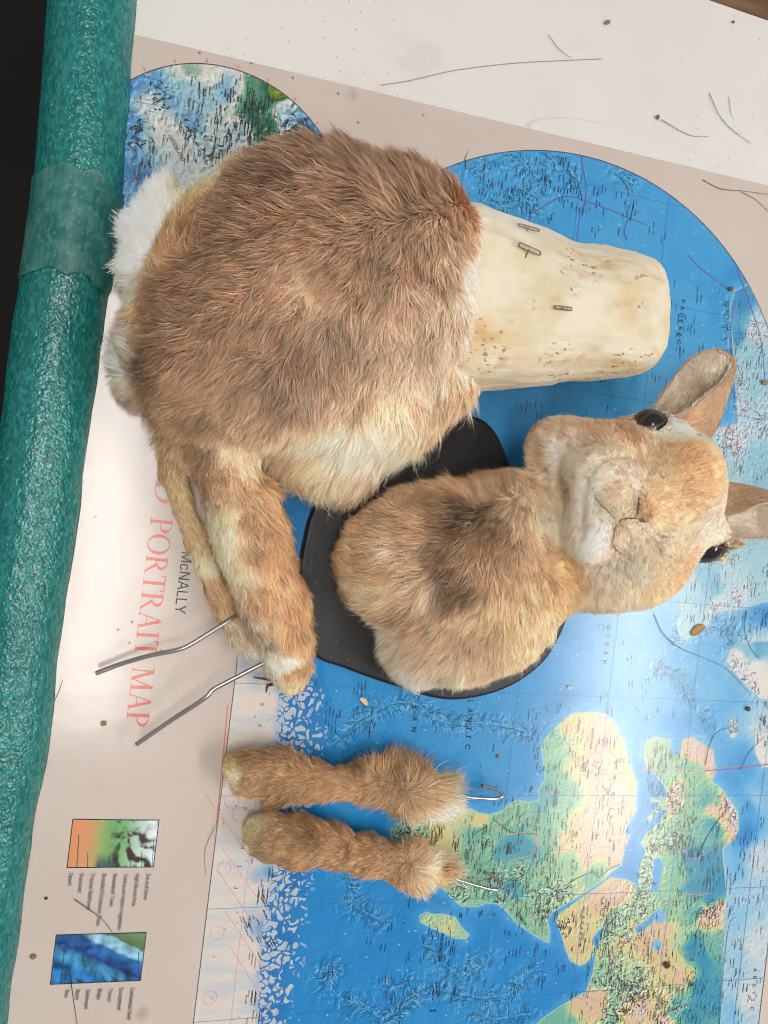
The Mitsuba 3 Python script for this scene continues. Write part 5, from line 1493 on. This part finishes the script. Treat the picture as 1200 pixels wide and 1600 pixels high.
for st_, lab, flow in ((ear_a, 'upright rabbit ear with grey inside', (.5, -.8)), (ear_b, 'rabbit ear pointing to the right', (1, .1))):
    m, g, nn = ear(st_, 'ear', lab)
    n0, n1 = g.shape[:2]
    c_in = np.array(lin(196, 176, 152))
    c_out = np.array(lin(196, 158, 118))
    c_rim = np.array(lin(226, 208, 188)) * .85
    jj = np.tile(np.arange(n1), n0) / (n1 - 1)
    rim = np.exp(-((1 - jj) / .07) ** 2)[:, None]
    col = np.vstack([c_in * (1 - rim) + c_rim * rim, c_out * (1 - rim * .6) + c_rim * rim * .6])
    key = put('rabbit_bust__ear', m, 'skin_bsdf', True, lab, color=col)
    # short hair, laid towards the tip
    rng = np.random.default_rng(5)
    out = []
    d3 = RIGHT * flow[0] - UP * flow[1]
    for sgn, cc, nh, ln_ in ((1, (186, 166, 144), 7000, 2.2), (-1, (190, 150, 108), 12000, 3.0)):
        half = trimesh.Trimesh(np.asarray(m.vertices)[(0 if sgn > 0 else n0 * n1):(n0 * n1 if sgn > 0 else 2 * n0 * n1)], [[0, 1, 2]], process=False)
        i, j = np.meshgrid(np.arange(n0 - 1), np.arange(n1 - 1), indexing='ij')
        a = (i * n1 + j).ravel()
        q = np.stack([a, a + 1, a + n1 + 1, a + n1], 1)
        half = trimesh.Trimesh(half.vertices, np.vstack([q[:, [0, 1, 2]], q[:, [0, 2, 3]]]), process=False)
        if np.mean(np.einsum('ij,ij->i', half.vertex_normals, nn.reshape(-1, 3))) * sgn < 0:
            half = trimesh.Trimesh(half.vertices, half.faces[:, ::-1], process=False)
        if sgn > 0:
            sp = [(topix(g[i_, j_])[0][0], topix(g[i_, j_])[0][1], flow, ln_, tuple(np.array(cc) * k_)) for i_, j_, k_ in ((5, 3, 1), (20, 5, .96), (34, 10, .92), (15, 10, .95))]
            sp += [(topix(g[i_, 23])[0][0], topix(g[i_, 23])[0][1], (flow[0] - .5, flow[1] - .3), 4.5, (228, 212, 192)) for i_ in (3, 10, 17, 24, 31, 37)]
        else:
            sp = [(topix(g[i_, j_])[0][0], topix(g[i_, j_])[0][1], flow, ln_, cc) for i_, j_ in ((5, 18), (20, 18), (34, 18), (15, 15))]
        out.append(fur(half, nh, sp, 71 + sgn, width=.00030, lift=(.1, .35), clump=.3, minz=-1.1, tint=.08, rootdark=.85))
    o = 0
    V_, F_, C_, N_ = [], [], [], []
    for mm, c_, n_ in out:
        V_.append(mm.vertices)
        F_.append(mm.faces + o)
        C_.append(c_)
        N_.append(n_)
        o += len(mm.vertices)
    put_fur(key + '__hair', (trimesh.Trimesh(np.vstack(V_), np.vstack(F_), process=False), np.vstack(C_), np.vstack(N_)))

# whiskers and stray guard hairs of the face
wl = []
rng = np.random.default_rng(8)
for k in range(16):
    s = fnd(rng.uniform(915, 975), rng.uniform(725, 775)) if k % 2 else fnd(rng.uniform(985, 1030), rng.uniform(840, 875))
    d = (RIGHT * rng.uniform(-.8, .1) - UP * rng.uniform(-1, -.2)) if k % 2 else (RIGHT * rng.uniform(-.3, .6) - UP * rng.uniform(.3, 1))
    d = d / np.linalg.norm(d) - FWD * .5
    e = s + d * rng.uniform(.010, .020)
    wl.append(tube(curve([s, (s + e) / 2 - FWD * .002, e], 10), np.linspace(.00012, .00004, 10), 4, False))
scene['whisker_bsdf'] = {'type': 'principled', 'base_color': rgb(236, 224, 206), 'roughness': .4}
put('rabbit_bust__whiskers', trimesh.util.concatenate(wl), 'whisker_bsdf', kind='stuff')

# ================================================================== the two loose front legs
def front_leg(chain_pts, spec, seed, hook, lab, claws, toes):
    pr = chain(chain_pts, .010)
    for a_, b_ in toes:
        pr.append(cap((*a_, .017, 11), (*b_, .009, 8), .0025))
    m = blob_mesh(pr, .0016, floor=.0008, disp=lambda P: (meshkit.fbm(P * 60, 3, seed) - .5) * -.004)
    key = put('rabbit_front_leg', m, 'skin_bsdf', True, lab, 'rabbit leg', 'loose front legs on the map', color=skin_colours(m, spec, .75))
    put_fur(key + '__fur', fur(m, 42000, spec, seed, width=.00042, lift=(.15, .6), clump=.6, per=12, jit=.28, desat=.06, gain=1.5, tuft=.5))
    put(key + '__hook_wire', tube(curve([at(*q) for q in hook], 50), .00105, 12), 'wire_bsdf', 40, 'steel wire bent into a hook')
    for q in claws:
        put(key + '__claw', tube(curve([at(*p) for p in q], 8), np.linspace(.0011, .0004, 8), 8), 'claw_pale_bsdf', 60)


scene['claw_pale_bsdf'] = {'type': 'principled', 'base_color': rgb(206, 186, 140), 'roughness': .45}
B1, B2, B3 = (160, 122, 82), (172, 134, 94), (146, 108, 70)
front_leg([(372, 1200, .013, 20), (400, 1206, .016, 26), (445, 1214, .018, 30), (490, 1222, .017, 20), (560, 1224, .017, 19), (630, 1230, .017, 25), (682, 1242, .017, 21)],
          [(362, 1190, (-1, 0), 3, (196, 172, 118)), (365, 1212, (-1, 0), 3, (226, 206, 172)), (385, 1180, (-1, .1), 6.0, (170, 134, 88)), (385, 1225, (-1, .2), 6.0, (176, 136, 92)), (420, 1190, (-1, .1), 7.5, B2), (430, 1230, (-1, .3), 7.5, B1), (460, 1200, (-.9, -.1), 7.5, B2), (460, 1245, (-.9, .3), 7.5, B3),
           (500, 1215, (-.9, .1), 7.5, B1), (520, 1240, (-.9, .2), 7.5, B2), (560, 1205, (-.6, -.6), 7, B3), (570, 1230, (-.9, .1), 6, B2), (600, 1200, (.1, -1), 16, (176, 138, 96)), (620, 1250, (-.5, .7), 7, B2), (640, 1215, (.3, -.8), 17, (166, 130, 92)),
           (660, 1240, (.7, .1), 17, (190, 154, 112)), (690, 1215, (.8, -.7), 20, (212, 188, 152)), (700, 1240, (1, 0), 20, (222, 202, 170)), (670, 1270, (.4, .8), 17, (240, 230, 216)), (700, 1265, (.8, .5), 19, (242, 232, 218)), (640, 1275, (-.2, .9), 14, (204, 176, 138))], 91,
          [(690, 1244, .016), (735, 1246, .015), (770, 1248, .014), (782, 1246, .013), (785, 1241, .013), (779, 1235, .014), (766, 1230, .016), (753, 1227, .018)],
          'upper of the two loose tan front legs, its hook over the blue ocean', [[(362, 1192, .012), (353, 1191, .008), (347, 1192, .004)], [(362, 1206, .011), (354, 1208, .007), (349, 1211, .003)]],
          [((396, 1188), (362, 1183)), ((394, 1200), (357, 1195)), ((394, 1214), (360, 1208)), ((400, 1230), (370, 1224)), ((432, 1236), (424, 1250))])
front_leg([(402, 1304, .012, 18), (424, 1304, .016, 26), (470, 1314, .018, 29), (525, 1324, .017, 22), (580, 1336, .017, 20), (640, 1350, .017, 22), (674, 1357, .017, 17)],
          [(392, 1300, (-1, 0), 3, (196, 172, 124)), (400, 1285, (-1, -.2), 3, (214, 196, 162)), (425, 1270, (-1, -.1), 6.0, (214, 194, 158)), (450, 1276, (-1, -.1), 6.0, (184, 148, 104)), (420, 1310, (-1, 0), 6.0, B1), (440, 1335, (-1, .2), 7.5, B2), (460, 1300, (-1, 0), 7.5, B1), (480, 1340, (-.9, .2), 7.5, B2),
           (500, 1300, (-.9, -.1), 7.5, B3), (530, 1320, (-.9, .1), 7.5, B2), (560, 1345, (-.9, .2), 7.5, B1), (580, 1320, (-.9, -.1), 7.5, B2), (620, 1340, (-.6, .1), 6, B2), (620, 1370, (-.6, .5), 7, B1), (650, 1330, (.2, -.6), 12, (190, 154, 112)), (665, 1355, (.8, 0), 16, (222, 200, 166)),
           (690, 1340, (.9, -.4), 17, (230, 214, 188)), (690, 1365, (1, .2), 17, (202, 168, 124)), (660, 1385, (.3, .9), 14, (204, 172, 132))], 95,
          [(680, 1360, .014), (715, 1374, .012), (750, 1385, .010), (772, 1390, .009), (781, 1388, .009), (781, 1381, .010), (772, 1370, .013), (757, 1363, .016)],
          'lower of the two loose tan front legs, its hook over the green continent', [[(392, 1298, .011), (384, 1296, .007), (378, 1294, .004)], [(394, 1310, .010), (387, 1311, .006), (381, 1314, .003)]],
          [((422, 1288), (398, 1282)), ((420, 1300), (388, 1297)), ((420, 1314), (390, 1311)), ((428, 1330), (402, 1327))])

# ================================================================== stray hairs and crumbs
scene['hair_bsdf'] = {'type': 'principled', 'base_color': rgb(58, 48, 42), 'roughness': .4}
scene['fawn_hair_bsdf'] = {'type': 'principled', 'base_color': rgb(168, 132, 112), 'roughness': .5}
strands = [([(1108, 145), (1122, 178), (1142, 200), (1172, 224)], 'long dark stray hair on the white table top', .00024), ([(1138, 152), (1141, 170), (1146, 186)], 'short dark stray hair beside the long one on the white table top', .0002),
           ([(1033, 187), (1058, 202), (1083, 212), (1107, 213)], 'curved dark stray hair on the white table top near the map edge', .00022), ([(856, 54), (870, 72), (892, 91)], 'thin dark stray hair alone in the upper middle of the white table', .0002),
           ([(1098, 281), (1125, 295), (1160, 298), (1210, 305)], 'forked dark hair on the beige map margin at the right', .00026), ([(1022, 960), (1036, 990), (1062, 1012), (1100, 1028), (1135, 1045), (1170, 1082)], 'long fine dark hair curving over the pale ocean below the head', .00022),
           ([(1165, 955), (1163, 980), (1172, 1010), (1187, 1030)], 'dark hair on the pale blue land at the right edge', .00024), ([(1102, 1195), (1108, 1165), (1120, 1145), (1140, 1136)], 'hooked dark hair on the ocean beside the small oval island', .00022),
           ([(1157, 1203), (1168, 1180), (1195, 1150)], 'straight dark hair crossing the white island at the right', .0002), ([(1090, 1340), (1105, 1308), (1137, 1262)], 'straight dark hair lying over the peninsula of the northern continent', .00024),
           ([(116, 1405), (135, 1418), (158, 1436), (176, 1457)], 'bent dark hair between the two legend pictures', .00026), ([(110, 1525), (113, 1550), (121, 1605)], 'dark hair running down from the lower legend picture', .00026), ([(980, 375), (975, 360), (985, 340), (1000, 330)], 'curled dark hair on the blue ocean above the foam form', .0002),
           ([(1124, 1605), (1128, 1540), (1139, 1450), (1150, 1432)], 'long dark hair down the northern continent near the right edge', .0002), ([(656, 1378), (668, 1398), (690, 1416)], 'pale coarse hair under the lower front leg', .0003), ([(80, 1105), (92, 1080), (98, 1062)], 'dark hair at the foot of the teal foam tube', .00024),
           ([(336, 1290), (320, 1330), (322, 1370)], 'thin hair at the edge of the beige margin below the legs', .00016), ([(728, 265), (727, 248), (732, 236)], 'short dark hair at the rim of the blue circle', .0003), ([(1158, 300), (1185, 315), (1205, 335)], 'thin branch of hair on the beige margin at the right', .0002)]
for pts, lab, r in strands:
    c = curve([at(*q, .0012) for q in pts], 30)
    c[:, 2] += .0004 * np.sin(np.linspace(0, 7, 30))
    put('stray_hair', tube(c, np.linspace(r, r * .5, 30), 6), 'fawn_hair_bsdf' if 'pale' in lab.split(' ')[0] else 'hair_bsdf', True, lab, 'hair', 'stray hairs')
put('stray_thread', tube(curve([at(*q, .0006) for q in ((595, 133), (640, 126), (710, 110), (800, 99), (870, 95), (940, 92))], 40), .00022, 6), 'fawn_hair_bsdf', True, 'long pale brown thread lying across the white table top', 'thread')


def crumb(px, py, size, col, lab, cat, seed, flat_=.5, z=.0006, ang=0.):
    m = trimesh.creation.icosphere(3, 1.0)
    v = np.asarray(m.vertices)
    v = v * (1 + .7 * (meshkit.fbm(v * 1.6, 3, seed) - .5))[:, None]
    s = msize(1, at(px, py))
    v = v * [size[0] * s / 2, size[1] * s / 2, min(size) * s / 2 * flat_]
    a = math.radians(-ang)
    v = v @ np.array([[math.cos(a), math.sin(a), 0], [-math.sin(a), math.cos(a), 0], [0, 0, 1]])
    v += at(px, py, z) + [0, 0, -v[:, 2].min()]
    key = numbered(cat)
    scene[key] = mikit.ply(trimesh.Trimesh(v, m.faces, process=False), {'type': 'principled', 'base_color': rgb(*col), 'roughness': .6}, 40)
    tag(key, lab, cat, 'bits of debris')


def flake(px, py, size, ang, col, lab, seed, z=.0008, bend=.35):
    """a curled chip"""
    s = msize(1, at(px, py))
    u, w = np.meshgrid(np.linspace(-1, 1, 14), np.linspace(-1, 1, 8), indexing='ij')
    x = u * size[0] / 2 * s
    y = (w * np.sqrt(np.clip(1 - u ** 2, .02, 1)) + bend * (1 - u ** 2)) * size[1] / 2 * s
    zz = (.25 + .9 * w ** 2 * .5 + .3 * u ** 2) * size[1] * .25 * s
    p = np.stack([x, y, zz], -1)
    a = math.radians(-ang)
    p = p @ np.array([[math.cos(a), math.sin(a), 0], [-math.sin(a), math.cos(a), 0], [0, 0, 1]])
    p = p + at(px, py, z) + (meshkit.noise(p * 900, seed)[..., None] - .5) * .0004
    lo = p - [0, 0, .0004]
    n0, n1 = u.shape
    i, j = np.meshgrid(np.arange(n0 - 1), np.arange(n1 - 1), indexing='ij')
    a_ = (i * n1 + j).ravel()
    q = np.stack([a_, a_ + n1, a_ + n1 + 1, a_ + 1], 1)
    v = np.vstack([p.reshape(-1, 3), lo.reshape(-1, 3)])
    ring = [i_ * n1 for i_ in range(n0)] + [(n0 - 1) * n1 + j_ for j_ in range(1, n1)] + [i_ * n1 + n1 - 1 for i_ in range(n0 - 2, -1, -1)] + [j_ for j_ in range(n1 - 2, -1, -1)]
    sides = np.array([[ring[k], ring[k + 1], ring[k + 1] + n0 * n1, ring[k] + n0 * n1] for k in range(len(ring) - 1)])
    q = np.vstack([q, q[:, ::-1] + n0 * n1, sides])
    m = trimesh.Trimesh(v, np.vstack([q[:, [0, 1, 2]], q[:, [0, 2, 3]]]), process=False)
    trimesh.repair.fix_normals(m)
    key = numbered('flake')
    scene[key] = mikit.ply(m, {'type': 'twosided', 'bsdf': {'type': 'principled', 'base_color': rgb(*col), 'roughness': .5}}, 40)
    tag(key, lab, 'flake', 'bits of debris')


flake(1090, 985, (28, 13), -35, (176, 134, 88), 'curled brown flake on the ocean right below the head', 3)
flake(568, 1096, (17, 8), 38, (226, 196, 156), 'cream chip on the ocean below the black board', 5)
flake(890, 1075, (10, 6), 10, (206, 206, 200), 'tiny pale chip on the pale ocean right of the bust', 7)
crumb(1040, 1506, (11, 9), (84, 64, 44), 'dark brown crumb on the pale yellow land at lower right', 'crumb', 1, .8)
crumb(1167, 1107, (8, 7), (96, 72, 50), 'brown crumb on the map beside the white northern island', 'crumb', 2, .8)
crumb(777, 1181, (5, 5), (150, 104, 80), 'small reddish crumb on the ocean above the steel hook', 'crumb', 3, .8)
crumb(948, 36, (12, 6), (150, 116, 76), 'tan crumb at the top of the white table', 'crumb', 4, .7, ang=-30)
crumb(1145, 35, (5, 4), (130, 74, 62), 'reddish speck near the far corner of the white table', 'crumb', 5, .8)
crumb(1026, 184, (6, 7), (120, 100, 70), 'speck at the end of the curved hair on the white table', 'crumb', 6, .8)
crumb(1140, 452, (9, 6), (120, 70, 40), 'reddish brown crumb at the rim of the blue circle', 'crumb', 7, .8)
crumb(1193, 598, (12, 8), (150, 130, 106), 'tan crumb on the pale land near the right edge', 'crumb', 8, .8)
crumb(72, 1403, (5, 4), (40, 34, 30), 'black speck on the margin left of the legend words', 'crumb', 9, .8)
crumb(52, 1494, (9, 8), (140, 116, 78), 'tan crumb beside the lower legend picture near the foam tube', 'crumb', 10, .6)
crumb(162, 1130, (9, 8), (150, 128, 92), 'tan crumb on the margin near the end of the longer wire', 'crumb', 11, .6)
